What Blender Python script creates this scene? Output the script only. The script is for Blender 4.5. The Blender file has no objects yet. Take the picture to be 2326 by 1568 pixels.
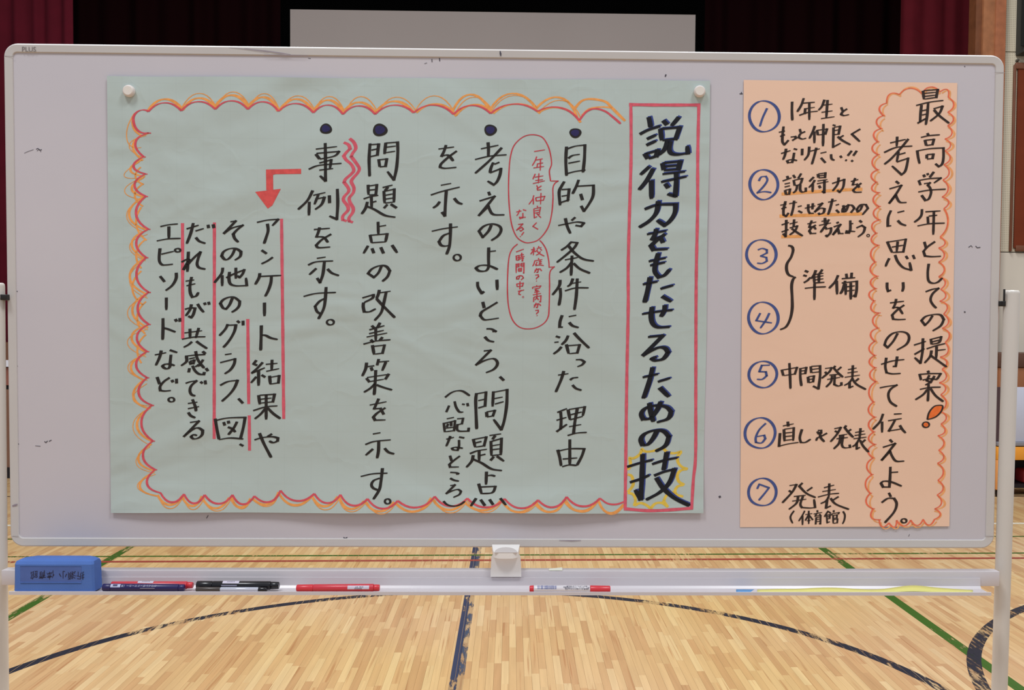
import bpy, bmesh, math, random
from mathutils import Vector, Matrix
random.seed(7)
C = bpy.context.scene.collection
sc = bpy.context.scene
PW, PH = 2326.0, 1568.0

# ---------------------------------------------------------------- camera
F_PX, CX, CY = 2362.91, 1299.01, 833.60
PITCH, ROLL, YAW, CAM_H = 0.03836, 0.00909, 0.0585, 1.3034
_F = Vector((math.sin(YAW), math.cos(YAW), 0)); _R = Vector((math.cos(YAW), -math.sin(YAW), 0)); _U = Vector((0, 0, 1))
_F2 = _F*math.cos(PITCH)-_U*math.sin(PITCH); _U2 = _U*math.cos(PITCH)+_F*math.sin(PITCH)
RR = _R*math.cos(ROLL)+_U2*math.sin(ROLL); UU = _U2*math.cos(ROLL)-_R*math.sin(ROLL); FF = _F2
CAM = Vector((0, 0, CAM_H))
cd = bpy.data.cameras.new('camera'); cam = bpy.data.objects.new('camera', cd); C.objects.link(cam)
cd.sensor_fit = 'HORIZONTAL'; cd.sensor_width = 36.0; cd.lens = 36.0*F_PX/PW
cd.shift_x = -(CX-PW/2)/PW; cd.shift_y = (CY-PH/2)/PW
cd.clip_start = 0.05; cd.clip_end = 60
M = Matrix.Identity(4)
for i in range(3):
    M[i][0] = RR[i]; M[i][1] = UU[i]; M[i][2] = -FF[i]; M[i][3] = CAM[i]
cam.matrix_world = M
sc.camera = cam
sc.view_settings.view_transform = 'Standard'; sc.view_settings.look = 'None'
sc.view_settings.gamma = 1.0; sc.view_settings.use_curve_mapping = False
sc.view_settings.exposure = 0.40

# ---------------------------------------------------------------- world + hall lamps
w = bpy.data.worlds.new('hall_ambient'); sc.world = w; w.use_nodes = True
w.node_tree.nodes['Background'].inputs[0].default_value = (0.90, 0.97, 1.07, 1)
w.node_tree.nodes['Background'].inputs[1].default_value = 0.30
def area(loc, size, power, col, aim=None, sy=None):
    l = bpy.data.lights.new('ceiling_lamp', 'AREA'); l.energy = power; l.color = col; l.size = size
    if sy: l.shape = 'RECTANGLE'; l.size_y = sy
    o = bpy.data.objects.new('ceiling_lamp', l); C.objects.link(o); o.location = loc
    if aim is not None:
        o.rotation_euler = (Vector(aim)-Vector(loc)).to_track_quat('-Z', 'Y').to_euler()
    return o
LAMP = (1.0, 1.03, 1.04)
for lx, ly, pw in ((-2.0, -0.3, 100), (1.9, -0.3, 95), (-2.0, 3.4, 150), (2.2, 3.4, 150), (-2.0, 6.6, 90), (2.2, 6.6, 90)):
    area((lx, ly, 6.2), 1.2, pw, LAMP)

# ---------------------------------------------------------------- mapping helpers
def ray(px, py):
    return (FF + RR*((px-CX)/F_PX) - UU*((py-CY)/F_PX))
def at_y(px, py, Y):
    d = ray(px, py); return CAM + d*(Y/d.y)
def at_z(px, py, Z=0.0):
    d = ray(px, py); return CAM + d*((Z-CAM_H)/d.z)
BC = Vector((-0.00578, 1.90814, 1.3504)); BYAW, BTILT, BROLL, BW, BH = -0.03681, 0.00149, 0.00264, 1.81043, 0.90915
_Rb = Vector((math.cos(BYAW), math.sin(BYAW), 0)); _N = Vector((-math.sin(BYAW), math.cos(BYAW), 0))
_Ub = Vector((0, 0, math.cos(BTILT)))+_N*math.sin(BTILT)
BR = _Rb*math.cos(BROLL)+_Ub*math.sin(BROLL); BU = _Ub*math.cos(BROLL)-_Rb*math.sin(BROLL)
BN = BR.cross(BU)                                # board normal
if BN.dot(CAM-BC) < 0: BN = -BN
def B(u, v, w=0.0): return BC + BR*u + BU*v + BN*w
def uv(px, py, w=0.0):
    d = ray(px, py); o = BC + BN*w
    t = (o-CAM).dot(BN)/d.dot(BN); p = CAM + d*t - BC
    return p.dot(BR), p.dot(BU)
def Bp(px, py, w=0.0):
    u, v = uv(px, py, w); return B(u, v, w)

# ---------------------------------------------------------------- colour + materials
def lin(c):
    c /= 255.0
    return c/12.92 if c <= .04045 else ((c+.055)/1.055)**2.4
def col(r, g, b, k=1.0): k *= 1.25; return (min(lin(r)/k, .95), min(lin(g)/k, .95), min(lin(b)/k, .95), 1)
def nt(m):
    m.use_nodes = True; t = m.node_tree; return t, t.nodes['Principled BSDF']
def mat(name, c, rough=.5, spec=.5, noise=0.0, nscale=30, bump=0.0, bscale=200, metal=0, coat=0):
    m = bpy.data.materials.new(name); t, b = nt(m)
    b.inputs['Base Color'].default_value = c; b.inputs['Roughness'].default_value = rough
    b.inputs['Specular IOR Level'].default_value = spec; b.inputs['Metallic'].default_value = metal
    b.inputs['Coat Weight'].default_value = coat
    tc = t.nodes.new('ShaderNodeTexCoord')
    if noise:
        n = t.nodes.new('ShaderNodeTexNoise'); n.inputs['Scale'].default_value = nscale; n.inputs['Detail'].default_value = 3
        t.links.new(tc.outputs['Object'], n.inputs['Vector'])
        mr = t.nodes.new('ShaderNodeMapRange'); mr.inputs[1].default_value = .3; mr.inputs[2].default_value = .7
        mr.inputs[3].default_value = 1-noise; mr.inputs[4].default_value = 1+noise
        t.links.new(n.outputs[0], mr.inputs[0])
        mx = t.nodes.new('ShaderNodeVectorMath'); mx.operation = 'SCALE'; mx.inputs[0].default_value = c[:3]
        t.links.new(mr.outputs[0], mx.inputs['Scale']); t.links.new(mx.outputs[0], b.inputs['Base Color'])
    if bump:
        n = t.nodes.new('ShaderNodeTexNoise'); n.inputs['Scale'].default_value = bscale
        t.links.new(tc.outputs['Object'], n.inputs['Vector'])
        bp = t.nodes.new('ShaderNodeBump'); bp.inputs['Strength'].default_value = bump; bp.inputs['Distance'].default_value = .002
        t.links.new(n.outputs[0], bp.inputs['Height']); t.links.new(bp.outputs[0], b.inputs['Normal'])
    return m

# ---------------------------------------------------------------- object helpers
def tag(o, label=None, cat=None, group=None, kind=None):
    if label: o['label'] = label
    if cat: o['category'] = cat
    if group: o['group'] = group
    if kind: o['kind'] = kind
    return o
def mesh_obj(name, verts, faces, m, parent=None, smooth=False, origin=None):
    me = bpy.data.meshes.new(name)
    if origin is not None: verts = [Vector(v)-origin for v in verts]
    me.from_pydata([tuple(v) for v in verts], [], faces); me.update()
    if m: me.materials.append(m)
    if smooth:
        for p in me.polygons: p.use_smooth = True
    o = bpy.data.objects.new(name, me); C.objects.link(o)
    if origin is not None: o.location = origin
    if parent is not None:
        o.parent = parent; o.matrix_parent_inverse = parent_inv(parent)
    return o
def parent_inv(p):
    m = Matrix.Translation(p.location); 
    if p.parent: m = Matrix.Translation(p.location)
    return m.inverted() if p.rotation_euler[:] == (0, 0, 0) else p.matrix_basis.inverted()
def empty(name, loc, label, cat, group=None):
    o = bpy.data.objects.new(name, None); C.objects.link(o); o.location = loc; o.empty_display_size = .1
    return tag(o, label, cat, group)
def recalc(o):
    bm = bmesh.new(); bm.from_mesh(o.data); bmesh.ops.recalc_face_normals(bm, faces=bm.faces); bm.to_mesh(o.data); bm.free()
def hexa(name, p8, m, parent=None, bevel=0.0, seg=2):
    """box from 8 corners: p8[0..3] back loop, p8[4..7] front loop"""
    f = [(0,1,2,3),(7,6,5,4),(0,4,5,1),(1,5,6,2),(2,6,7,3),(3,7,4,0)]
    o = mesh_obj(name, p8, f, m, parent); recalc(o)
    if bevel:
        bm = bmesh.new(); bm.from_mesh(o.data)
        bmesh.ops.bevel(bm, geom=bm.edges[:], offset=bevel, segments=seg, profile=.5, affect='EDGES')
        bm.to_mesh(o.data); bm.free()
        for p in o.data.polygons: p.use_smooth = True
        o.data.set_sharp_from_angle(angle=math.radians(50))
    return o
def box(name, x0, x1, y0, y1, z0, z1, m, parent=None, bevel=0.0):
    P = [Vector(q) for q in [(x0,y1,z0),(x1,y1,z0),(x1,y1,z1),(x0,y1,z1),(x0,y0,z0),(x1,y0,z0),(x1,y0,z1),(x0,y0,z1)]]
    return hexa(name, P, m, parent, bevel)
def bbox(name, u0, u1, v0, v1, w0, w1, m, parent=None, bevel=0.0):
    P = [B(u0,v0,w0),B(u1,v0,w0),B(u1,v1,w0),B(u0,v1,w0),B(u0,v0,w1),B(u1,v0,w1),B(u1,v1,w1),B(u0,v1,w1)]
    return hexa(name, P, m, parent, bevel)
def sweep(name, loops, m, parent=None, closed=True, caps=True, smooth=True, sharp=40):
    """loops: list of equally long point loops"""
    n = len(loops[0]); V = [p for l in loops for p in l]; Fc = []
    for i in range(len(loops)-1):
        for j in range(n if closed else n-1):
            a = i*n+j; b = i*n+(j+1) % n; Fc.append((a, b, b+n, a+n))
    if caps and closed:
        Fc.append(tuple(range(n))[::-1]); Fc.append(tuple((len(loops)-1)*n+j for j in range(n)))
    o = mesh_obj(name, V, Fc, m, parent); recalc(o)
    if smooth:
        for p in o.data.polygons: p.use_smooth = True
        o.data.set_sharp_from_angle(angle=math.radians(sharp))
    return o
def lathe(name, a, b, prof, m, parent=None, n=20):
    """prof: (t along a->b in metres, radius)"""
    d = (b-a).normalized(); x = d.orthogonal().normalized(); y = d.cross(x)
    loops = [[a+d*t+(x*math.cos(2*math.pi*k/n)+y*math.sin(2*math.pi*k/n))*r for k in range(n)] for t, r in prof]
    return sweep(name, loops, m, parent)
# ================================================================ THE SETTING
# ---- floor: maple strips
K_FL = 1.0
def wood_floor_mat():
    m = bpy.data.materials.new('maple_floor'); t, b = nt(m); N = t.nodes; L = t.links
    at = N.new('ShaderNodeAttribute'); at.attribute_name = 'tone'
    oi = N.new('ShaderNodeObjectInfo')
    tc = N.new('ShaderNodeTexCoord'); geo = N.new('ShaderNodeNewGeometry')
    mp = N.new('ShaderNodeMapping'); mp.inputs['Scale'].default_value = (55, 2.2, 1)
    addv = N.new('ShaderNodeVectorMath'); addv.operation = 'ADD'
    sc_ = N.new('ShaderNodeVectorMath'); sc_.operation = 'SCALE'; sc_.inputs['Scale'].default_value = 37.0
    L.new(at.outputs['Vector'], sc_.inputs[0]); L.new(geo.outputs['Position'], addv.inputs[0]); L.new(sc_.outputs[0], addv.inputs[1])
    L.new(addv.outputs[0], mp.inputs[0])
    n1 = N.new('ShaderNodeTexNoise'); n1.inputs['Scale'].default_value = 1; n1.inputs['Detail'].default_value = 4; n1.inputs['Distortion'].default_value = .6
    L.new(mp.outputs[0], n1.inputs['Vector'])
    mp2 = N.new('ShaderNodeMapping'); mp2.inputs['Scale'].default_value = (75, 2.0, 1); L.new(addv.outputs[0], mp2.inputs[0])
    n2 = N.new('ShaderNodeTexNoise'); n2.inputs['Scale'].default_value = 1; n2.inputs['Detail'].default_value = 1
    L.new(mp2.outputs[0], n2.inputs['Vector'])
    r = N.new('ShaderNodeValToRGB'); e = r.color_ramp.elements
    e[0].position = 0.0; e[0].color = col(186, 145, 105, K_FL); e[1].position = 1; e[1].color = col(209, 178, 136, K_FL)
    for p, c in ((.18, (190, 149, 108)), (.40, (198, 161, 118)), (.70, (203, 168, 125))):
        x = r.color_ramp.elements.new(p); x.color = col(*c, K_FL)
    L.new(at.outputs['Fac'], r.inputs[0])
    # fine grain
    mr = N.new('ShaderNodeMapRange'); mr.inputs[1].default_value = .3; mr.inputs[2].default_value = .75; mr.inputs[3].default_value = 1.06; mr.inputs[4].default_value = .90
    L.new(n1.outputs[0], mr.inputs[0])
    # dark heartwood streaks
    st = N.new('ShaderNodeMapRange'); st.inputs[1].default_value = .63; st.inputs[2].default_value = .74; st.inputs[3].default_value = 0; st.inputs[4].default_value = .55
    L.new(n2.outputs[0], st.inputs[0])
    mul = N.new('ShaderNodeMix'); mul.data_type = 'RGBA'; mul.blend_type = 'MULTIPLY'; mul.inputs['Factor'].default_value = 1
    cb = N.new('ShaderNodeCombineColor'); [L.new(mr.outputs[0], cb.inputs[i]) for i in range(3)]
    L.new(r.outputs[0], mul.inputs[6]); L.new(cb.outputs[0], mul.inputs[7])
    mx = N.new('ShaderNodeMix'); mx.data_type = 'RGBA'; L.new(st.outputs[0], mx.inputs['Factor'])
    L.new(mul.outputs[2], mx.inputs[6]); mx.inputs[7].default_value = col(158, 104, 66, K_FL)
    # broad tint changes of the varnish
    n3 = N.new('ShaderNodeTexNoise'); n3.inputs['Scale'].default_value = .8; n3.inputs['Detail'].default_value = 1
    L.new(geo.outputs['Position'], n3.inputs['Vector'])
    mr3 = N.new('ShaderNodeMapRange'); mr3.inputs[1].default_value = .35; mr3.inputs[2].default_value = .65; mr3.inputs[3].default_value = .82; mr3.inputs[4].default_value = 1.0
    L.new(n3.outputs[0], mr3.inputs[0])
    cb3 = N.new('ShaderNodeCombineColor'); cb3.inputs[0].default_value = 1; cb3.inputs[1].default_value = .99; L.new(mr3.outputs[0], cb3.inputs[2])
    m3 = N.new('ShaderNodeMix'); m3.data_type = 'RGBA'; m3.blend_type = 'MULTIPLY'; m3.inputs['Factor'].default_value = 1
    L.new(mx.outputs[2], m3.inputs[6]); L.new(cb3.outputs[0], m3.inputs[7])
    L.new(m3.outputs[2], b.inputs['Base Color'])
    b.inputs['Roughness'].default_value = .42; b.inputs['Specular IOR Level'].default_value = .25
    return m
M_FLOOR = wood_floor_mat()
M_GAP = mat('floor_joint', col(150, 106, 70), .9)
floor = mesh_obj('floor', [(-6, -3, -.02), (6, -3, -.02), (6, 9.2, -.02), (-6, 9.2, -.02), (-6, -3, -.004), (6, -3, -.004), (6, 9.2, -.004), (-6, 9.2, -.004)],
                 [(3,2,1,0),(4,5,6,7),(0,1,5,4),(1,2,6,5),(2,3,7,6),(3,0,4,7)], M_GAP)
tag(floor, 'pale maple strip floor of the gym', kind='structure')
SW, GAP = .0285, .0004
rng = random.Random(11)
boards = []
LENS = (.20, .26, .33, .40, .48)
for i in range(int(-6/SW)+1, int(6/SW)):
    x = i*SW; y = -3 + rng.random()*.3
    lo_x = -6
    while y < 9.15:
        l = rng.choice(LENS); y1 = min(y+l, 9.2)
        boards.append((x, y, y1-y, rng.choice((.0, .1, .2, .28, .35, .42, .5, .5, .58, .6, .68, .75, .8, .9, 1.0))))
        y = y1
def visible_score(bd):
    x, y, l, t = bd; yc = y+l/2; xc = x+SW/2
    v = Vector((xc, yc, 0))-CAM; zc = v.dot(FF)
    if zc < .3: return None
    px = CX+F_PX*v.dot(RR)/zc; py = CY-F_PX*v.dot(UU)/zc
    if px < 15 or px > 2320 or py > 1590 or py < 1345: return None
    return py
sco = sorted([(visible_score(b), i) for i, b in enumerate(boards) if visible_score(b) is not None], reverse=True)[:300]
near = set(i for _, i in sco)
def board_geo(l, z0=-.0035):
    g = GAP; x0, x1, y0, y1 = g/2, SW-g/2, g/2, l-g/2
    c = .0003
    V = [(x0, y0, z0), (x1, y0, z0), (x1, y1, z0), (x0, y1, z0),
         (x0, y0, -c), (x1, y0, -c), (x1, y1, -c), (x0, y1, -c),
         (x0+c, y0+c, 0), (x1-c, y0+c, 0), (x1-c, y1-c, 0), (x0+c, y1-c, 0)]
    Fc = [(8, 9, 10, 11)]
    for a in range(4):
        b = (a+1) % 4; Fc.append((a, b, b+4, a+4)); Fc.append((a+4, b+4, b+8, a+8))
    return V, Fc
cache = {}
def set_tone(me, tones):
    a = me.attributes.new('tone', 'FLOAT', 'POINT'); a.data.foreach_set('value', tones)
for i in sorted(near):
    x, y, l, t = boards[i]; key = (round(l, 2), t)
    if key not in cache:
        V, Fc = board_geo(l); me = bpy.data.meshes.new('floor_board'); me.from_pydata(V, [], Fc); me.materials.append(M_FLOOR)
        set_tone(me, [t]*len(V)); cache[key] = me
    o = bpy.data.objects.new('floor_board', cache[key]); C.objects.link(o); o.location = (x, y, 0); o.parent = floor
V, Fc, T = [], [], []
for i, (x, y, l, t) in enumerate(boards):
    if i in near: continue
    far = y < 2.4 or abs(x) > 3.2
    if far and False: pass
    v, f = board_geo(l); n = len(V)
    if y < 2.2 or y > 6.5: v = v[4:8]; v = [(a, b, 0) for a, b, c in v]; f = [(0, 1, 2, 3)]
    V += [(a+x, b+y, c) for a, b, c in v]; Fc += [tuple(q+n for q in ff) for ff in f]; T += [t]*len(v)
o = mesh_obj('floor_boards', V, Fc, M_FLOOR, floor); set_tone(o.data, T); tag(o, kind='stuff')

# ---- painted court lines (worn paint lying on the strips)
def paint_mat(name, c, wear, k=1.0):
    m = bpy.data.materials.new(name); t, b = nt(m); N = t.nodes; L = t.links
    b.inputs['Base Color'].default_value = col(*c, k); b.inputs['Roughness'].default_value = .45; b.inputs['Specular IOR Level'].default_value = .3
    geo = N.new('ShaderNodeNewGeometry'); mp = N.new('ShaderNodeMapping'); mp.inputs['Scale'].default_value = (60, 9, 1)
    L.new(geo.outputs['Position'], mp.inputs[0])
    n = N.new('ShaderNodeTexNoise'); n.inputs['Scale'].default_value = 1; n.inputs['Detail'].default_value = 6; n.inputs['Roughness'].default_value = .7; L.new(mp.outputs[0], n.inputs['Vector'])
    n2 = N.new('ShaderNodeTexNoise'); n2.inputs['Scale'].default_value = 2.5; n2.inputs['Detail'].default_value = 2; L.new(geo.outputs['Position'], n2.inputs['Vector'])
    ad = N.new('ShaderNodeMath'); ad.operation = 'ADD'; L.new(n.outputs[0], ad.inputs[0]); L.new(n2.outputs[0], ad.inputs[1])
    mr = N.new('ShaderNodeMapRange'); mr.inputs[1].default_value = wear-.05; mr.inputs[2].default_value = wear+.06; mr.inputs[3].default_value = 1; mr.inputs[4].default_value = .12
    L.new(ad.outputs[0], mr.inputs[0])
    # bare seams between strips
    sx = N.new('ShaderNodeSeparateXYZ'); L.new(geo.outputs['Position'], sx.inputs[0])
    dv = N.new('ShaderNodeMath'); dv.operation = 'DIVIDE'; dv.inputs[1].default_value = SW; L.new(sx.outputs[0], dv.inputs[0])
    ad2 = N.new('ShaderNodeMath'); ad2.operation = 'ADD'; ad2.inputs[1].default_value = 1000; L.new(dv.outputs[0], ad2.inputs[0])
    fr = N.new('ShaderNodeMath'); fr.operation = 'FRACT'; L.new(ad2.outputs[0], fr.inputs[0])
    fl = N.new('ShaderNodeMath'); fl.operation = 'FLOOR'; L.new(ad2.outputs[0], fl.inputs[0])
    wn = N.new('ShaderNodeTexWhiteNoise'); wn.noise_dimensions = '1D'; L.new(fl.outputs[0], wn.inputs['W'])
    th = N.new('ShaderNodeMath'); th.operation = 'MULTIPLY'; th.inputs[1].default_value = .07; L.new(wn.outputs[0], th.inputs[0])
    gt = N.new('ShaderNodeMath'); gt.operation = 'GREATER_THAN'; L.new(fr.outputs[0], gt.inputs[0]); L.new(th.outputs[0], gt.inputs[1])
    mu = N.new('ShaderNodeMath'); mu.operation = 'MULTIPLY'; L.new(mr.outputs[0], mu.inputs[0]); L.new(gt.outputs[0], mu.inputs[1])
    L.new(mu.outputs[0], b.inputs['Alpha'])
    return m
def strip(name, pts, width, m, label, z=.0003, closed=False):
    n = len(pts); V = []; Fc = []
    for i in range(n):
        a = pts[max(i-1, 0)]; c = pts[min(i+1, n-1)]
        d = (Vector(c)-Vector(a)).normalized(); p = Vector((-d.y, d.x))*width/2; q = Vector(pts[i])
        V += [(q.x+p.x, q.y+p.y, z), (q.x-p.x, q.y-p.y, z)]
        if i < n-1: Fc.append((2*i, 2*i+1, 2*i+3, 2*i+2))
    o = mesh_obj(name, V, Fc, m, floor); o['label'] = label; return o
P_NAVY = paint_mat('navy_line_paint', (34, 36, 48), 1.05)
P_NAVY2 = paint_mat('navy_centre_line_paint', (46, 54, 80), 1.10)
P_NAVY3 = paint_mat('rubbed_navy_line_paint', (62, 72, 92), .93)
P_GREEN = paint_mat('green_line_paint', (56, 92, 26), 1.12)
P_RED = paint_mat('red_line_paint', (150, 62, 50), 1.16)
P_WHITE = paint_mat('white_line_paint', (225, 215, 195), 1.3)
P_BLACK = paint_mat('black_line_paint', (60, 45, 40), 1.3)
LX, CXc, CYc = -0.1908, -0.1904, 3.2784
strip('court_line', [(LX-.0120, y*.25) for y in range(8, 32)], .028, P_NAVY2, 'left strip of the worn navy centre line')
strip('court_line', [(LX+.0130, y*.25) for y in range(8, 32)], .024, P_NAVY3, 'nearly rubbed off right strip of the navy centre line')
strip('court_circle', [(CXc+1.8*math.cos(a*math.pi/90), CYc+1.8*math.sin(a*math.pi/90)) for a in range(181)], .05, P_NAVY, 'navy centre circle painted on the floor', z=.0004)
for X, nm in ((-2.203, 'left'), (1.858, 'right')):
    strip('court_line', [(X, y*.25) for y in range(4, 34)], .05, P_GREEN, 'green court line running away at the %s' % nm, z=.0005)
strip('court_line', [(-6, 5.896), (6, 5.896)], .03, P_GREEN, 'thin green cross line behind the pen tray', z=.0006)
strip('court_line', [(-6, 5.764), (6, 5.764)], .04, P_RED, 'red cross line behind the pen tray', z=.0007)
for py, wd, m_, lb in ((1189.5, .05, P_WHITE, 'white cross line farther back'), (1219, .03, P_GREEN, 'faint green cross line before the white one'), (1127.5, .03, P_BLACK, 'thin black cross line near the stage')):
    yy = at_z(2300, py).y
    strip('court_line', [(-6, yy), (6, yy)], wd, m_, lb, z=.0006)
# second circle at the right edge
pA = at_z(2214, 1485); pB = at_z(2236, 1418); pC = at_z(2320, 1385); 
def circ3(a, b, c):
    ax, ay, bx, by, cx, cy = a.x, a.y, b.x, b.y, c.x, c.y
    d = 2*(ax*(by-cy)+bx*(cy-ay)+cx*(ay-by))
    ux = ((ax*ax+ay*ay)*(by-cy)+(bx*bx+by*by)*(cy-ay)+(cx*cx+cy*cy)*(ay-by))/d
    uy = ((ax*ax+ay*ay)*(cx-bx)+(bx*bx+by*by)*(ax-cx)+(cx*cx+cy*cy)*(bx-ax))/d
    return ux, uy, math.hypot(ax-ux, ay-uy)
pA = at_z(2212, 1500); pB = at_z(2268, 1411); pC = at_z(2322, 1384)
ux, uy, ur = circ3(pA, pB, pC)
print('right circle', ux, uy, ur)
if ur > 3: ux, uy, ur = pA.x+.9, pA.y-.05, .9
strip('court_circle', [(ux+ur*math.cos(a*math.pi/60), uy+ur*math.sin(a*math.pi/60)) for a in range(121)], .055, P_NAVY, 'smaller navy circle at the right edge', z=.0008)

# ---- stage front, proscenium, stage interior
YS = 8.9
M_STAGEF = mat('stage_front_wood', col(128, 92, 74, .9), .5, .3, .12, 3)
M_STAGELIP = mat('stage_lip_wood', col(120, 80, 60, .9), .45, .3, .15, 6)
M_BASE = mat('black_base', col(32, 26, 30), .6, .3)
M_DARKV = mat('stage_void_dark', (.004, .002, .002, 1), .95, .1)  # near-black colour puts the dark of the stage interior into its walls
M_WHITE = mat('white_tape', col(225, 225, 235, .9), .5)
zl = lambda py: at_y(15, py, YS).z
XR = at_y(2276, 300, YS).x
stage = mesh_obj('stage', [(-6, YS, zl(1062)), (XR, YS, zl(1062)), (XR, YS, zl(885)), (-6, YS, zl(885)),
                              (-6, YS+.1, zl(1062)), (XR, YS+.1, zl(1062)), (XR, YS+.1, zl(885)), (-6, YS+.1, zl(885))],
                    [(0,1,2,3),(7,6,5,4),(0,4,5,1),(1,5,6,2),(2,6,7,3),(3,7,4,0)], M_STAGEF)
recalc(stage); tag(stage, 'brown wooden stage front with black base strip', kind='structure')
box('base_strip', -6, XR, YS-.02, YS+.1, 0, zl(1062), M_BASE, stage)
box('dark_groove', -6, XR, YS+.02, YS+.1, zl(885), zl(875), M_BASE, stage)
box('fascia', -6, XR, YS-.01, YS+.1, zl(875), zl(835), mat('fascia_red_wood', col(140, 84, 70, .9), .5), stage)
box('stage_nosing', -6, XR, YS-.04, YS+.1, zl(833), zl(818), M_WHITE, stage)['label'] = 'white edge strip along the stage'
box('stage_floor', -6, XR, YS-.03, 14, zl(818), zl(815), M_STAGELIP, stage)
box('stage_step', -6, XR, YS+.35, YS+.5, zl(815), zl(780), M_STAGELIP, stage)
ZS = zl(815)
wb = box('wall_back', -7, 5, 13.0, 13.1, ZS-.3, 6.5, M_DARKV); tag(wb, 'dark back wall of the stage', kind='structure')  # black shell round the stage, closed to keep ambient light out
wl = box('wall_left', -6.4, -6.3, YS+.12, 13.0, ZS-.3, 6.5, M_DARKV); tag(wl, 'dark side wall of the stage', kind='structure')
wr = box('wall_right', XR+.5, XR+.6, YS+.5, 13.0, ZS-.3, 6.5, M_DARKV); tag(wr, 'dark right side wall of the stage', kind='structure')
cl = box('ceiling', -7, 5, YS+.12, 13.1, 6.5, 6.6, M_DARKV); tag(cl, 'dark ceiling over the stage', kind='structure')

# proscenium wall at the right: perforated board panels with joints
def perf_mat():
    m = bpy.data.materials.new('perforated_board'); t, b = nt(m); N = t.nodes; L = t.links
    geo = N.new('ShaderNodeNewGeometry'); sep = N.new('ShaderNodeSeparateXYZ'); L.new(geo.outputs['Position'], sep.inputs[0])
    def cell(i):
        d = N.new('ShaderNodeMath'); d.operation = 'DIVIDE'; d.inputs[1].default_value = .0155; L.new(sep.outputs[i], d.inputs[0])
        f = N.new('ShaderNodeMath'); f.operation = 'FRACT'; L.new(d.outputs[0], f.inputs[0])
        s = N.new('ShaderNodeMath'); s.operation = 'SUBTRACT'; s.inputs[1].default_value = .5; L.new(f.outputs[0], s.inputs[0])
        p = N.new('ShaderNodeMath'); p.operation = 'POWER'; p.inputs[1].default_value = 2; L.new(s.outputs[0], p.inputs[0]); return p
    a = cell(0); c = cell(2); s = N.new('ShaderNodeMath'); s.operation = 'ADD'; L.new(a.outputs[0], s.inputs[0]); L.new(c.outputs[0], s.inputs[1])
    r = N.new('ShaderNodeMapRange'); r.inputs[1].default_value = .03; r.inputs[2].default_value = .07; L.new(s.outputs[0], r.inputs[0])
    mx = N.new('ShaderNodeMix'); mx.data_type = 'RGBA'; L.new(r.outputs[0], mx.inputs['Factor'])
    mx.inputs[6].default_value = col(140, 128, 108, .8); mx.inputs[7].default_value = col(196, 186, 166, .72)
    L.new(mx.outputs[2], b.inputs['Base Color']); b.inputs['Roughness'].default_value = .8; b.inputs['Specular IOR Level'].default_value = .2
    return m
M_PERF = perf_mat(); M_PLAIN = mat('beige_wall_board', col(196, 186, 172, .74), .7, .2, .03, 4)
wf = box('wall_front', XR, 6, YS+.02, YS+.14, 0, 6.5, mat('wall_joint', col(110, 98, 84)), None)
tag(wf, 'beige wall beside the stage with perforated panels', kind='structure')
zr = lambda py, px=2300: at_y(px, py, YS).z
g = .004
j0, j1 = zr(118), zr(573)
xx = XR
while xx < 6:
    x2 = min(xx+.91, 6)
    for k, (za, zb, mm) in enumerate(((j0, j0+1.8, M_PERF), (j1, j0, M_PERF), (0, j1, M_PLAIN))):
        box('wall_panel', xx+g, x2-g, YS, YS+.02, za+g, zb-g, mm, wf)
    xx = x2
# wooden proscenium trim: three vertical boards
tr = None
for k, (xa, xb, dy, c) in enumerate(((2214, 2228, .03, (104, 62, 38)), (2228, 2254, 0, (142, 92, 60)), (2254, 2277, -.015, (150, 92, 62)))):
    xa = at_y(xa, 60, YS).x; xb = at_y(xb, 60, YS).x
    mt = mat('proscenium_wood', col(*c, .8), .45, .3, .18, 12)
    if tr is None:
        tr = box('trim_1', xa, xb, YS-.05+dy, YS+.12, ZS-.3, 6.4, mt, None); tag(tr, 'brown wooden trim at the edge of the stage opening', kind='structure')
    else: box('trim_board', xa, xb, YS-.05+dy, YS+.12, ZS-.3, 6.4, mt, tr)

# ---- curtains
def curtain(name, x0, x1, Y, z0, z1, nf, amp, m, label, group=None):
    n = nf*10; V = []; Fc = []
    rr = random.Random(name+label)
    for i in range(n+1):
        s = i/n; ph = s*nf*2*math.pi
        yy = Y+amp*math.sin(ph+.5*math.sin(s*9))*(.7+.3*math.sin(s*23))
        x = x0+(x1-x0)*s
        V += [(x, yy, z0), (x, yy, z1), (x, yy+.012, z0), (x, yy+.012, z1)]
        if i < n:
            a = 4*i; Fc += [(a, a+4, a+5, a+1), (a+2, a+3, a+7, a+6), (a+1, a+5, a+7, a+3), (a, a+2, a+6, a+4)]
    Fc += [(0, 1, 3, 2), (4*n, 4*n+2, 4*n+3, 4*n+1)]
    o = mesh_obj(name, V, Fc, m, None, smooth=True); o.data.set_sharp_from_angle(angle=math.radians(60))
    tag(o, label, 'curtain', group); return o
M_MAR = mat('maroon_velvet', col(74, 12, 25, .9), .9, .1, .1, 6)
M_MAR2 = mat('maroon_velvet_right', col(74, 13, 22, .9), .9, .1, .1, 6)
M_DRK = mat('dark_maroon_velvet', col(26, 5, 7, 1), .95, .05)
xz = lambda px, Y: at_y(px, 60, Y).x
curtain('stage_curtain', xz(-30, YS+.6), xz(165, YS+.6), YS+.6, ZS, 6.3, 5, .025, M_MAR, 'maroon stage curtain at the left edge of the stage')
curtain('stage_curtain', xz(2046, YS+.6), xz(2222, YS+.6), YS+.6, ZS, 6.3, 4, .02, M_MAR2, 'maroon stage curtain beside the wooden trim at right')
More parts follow.
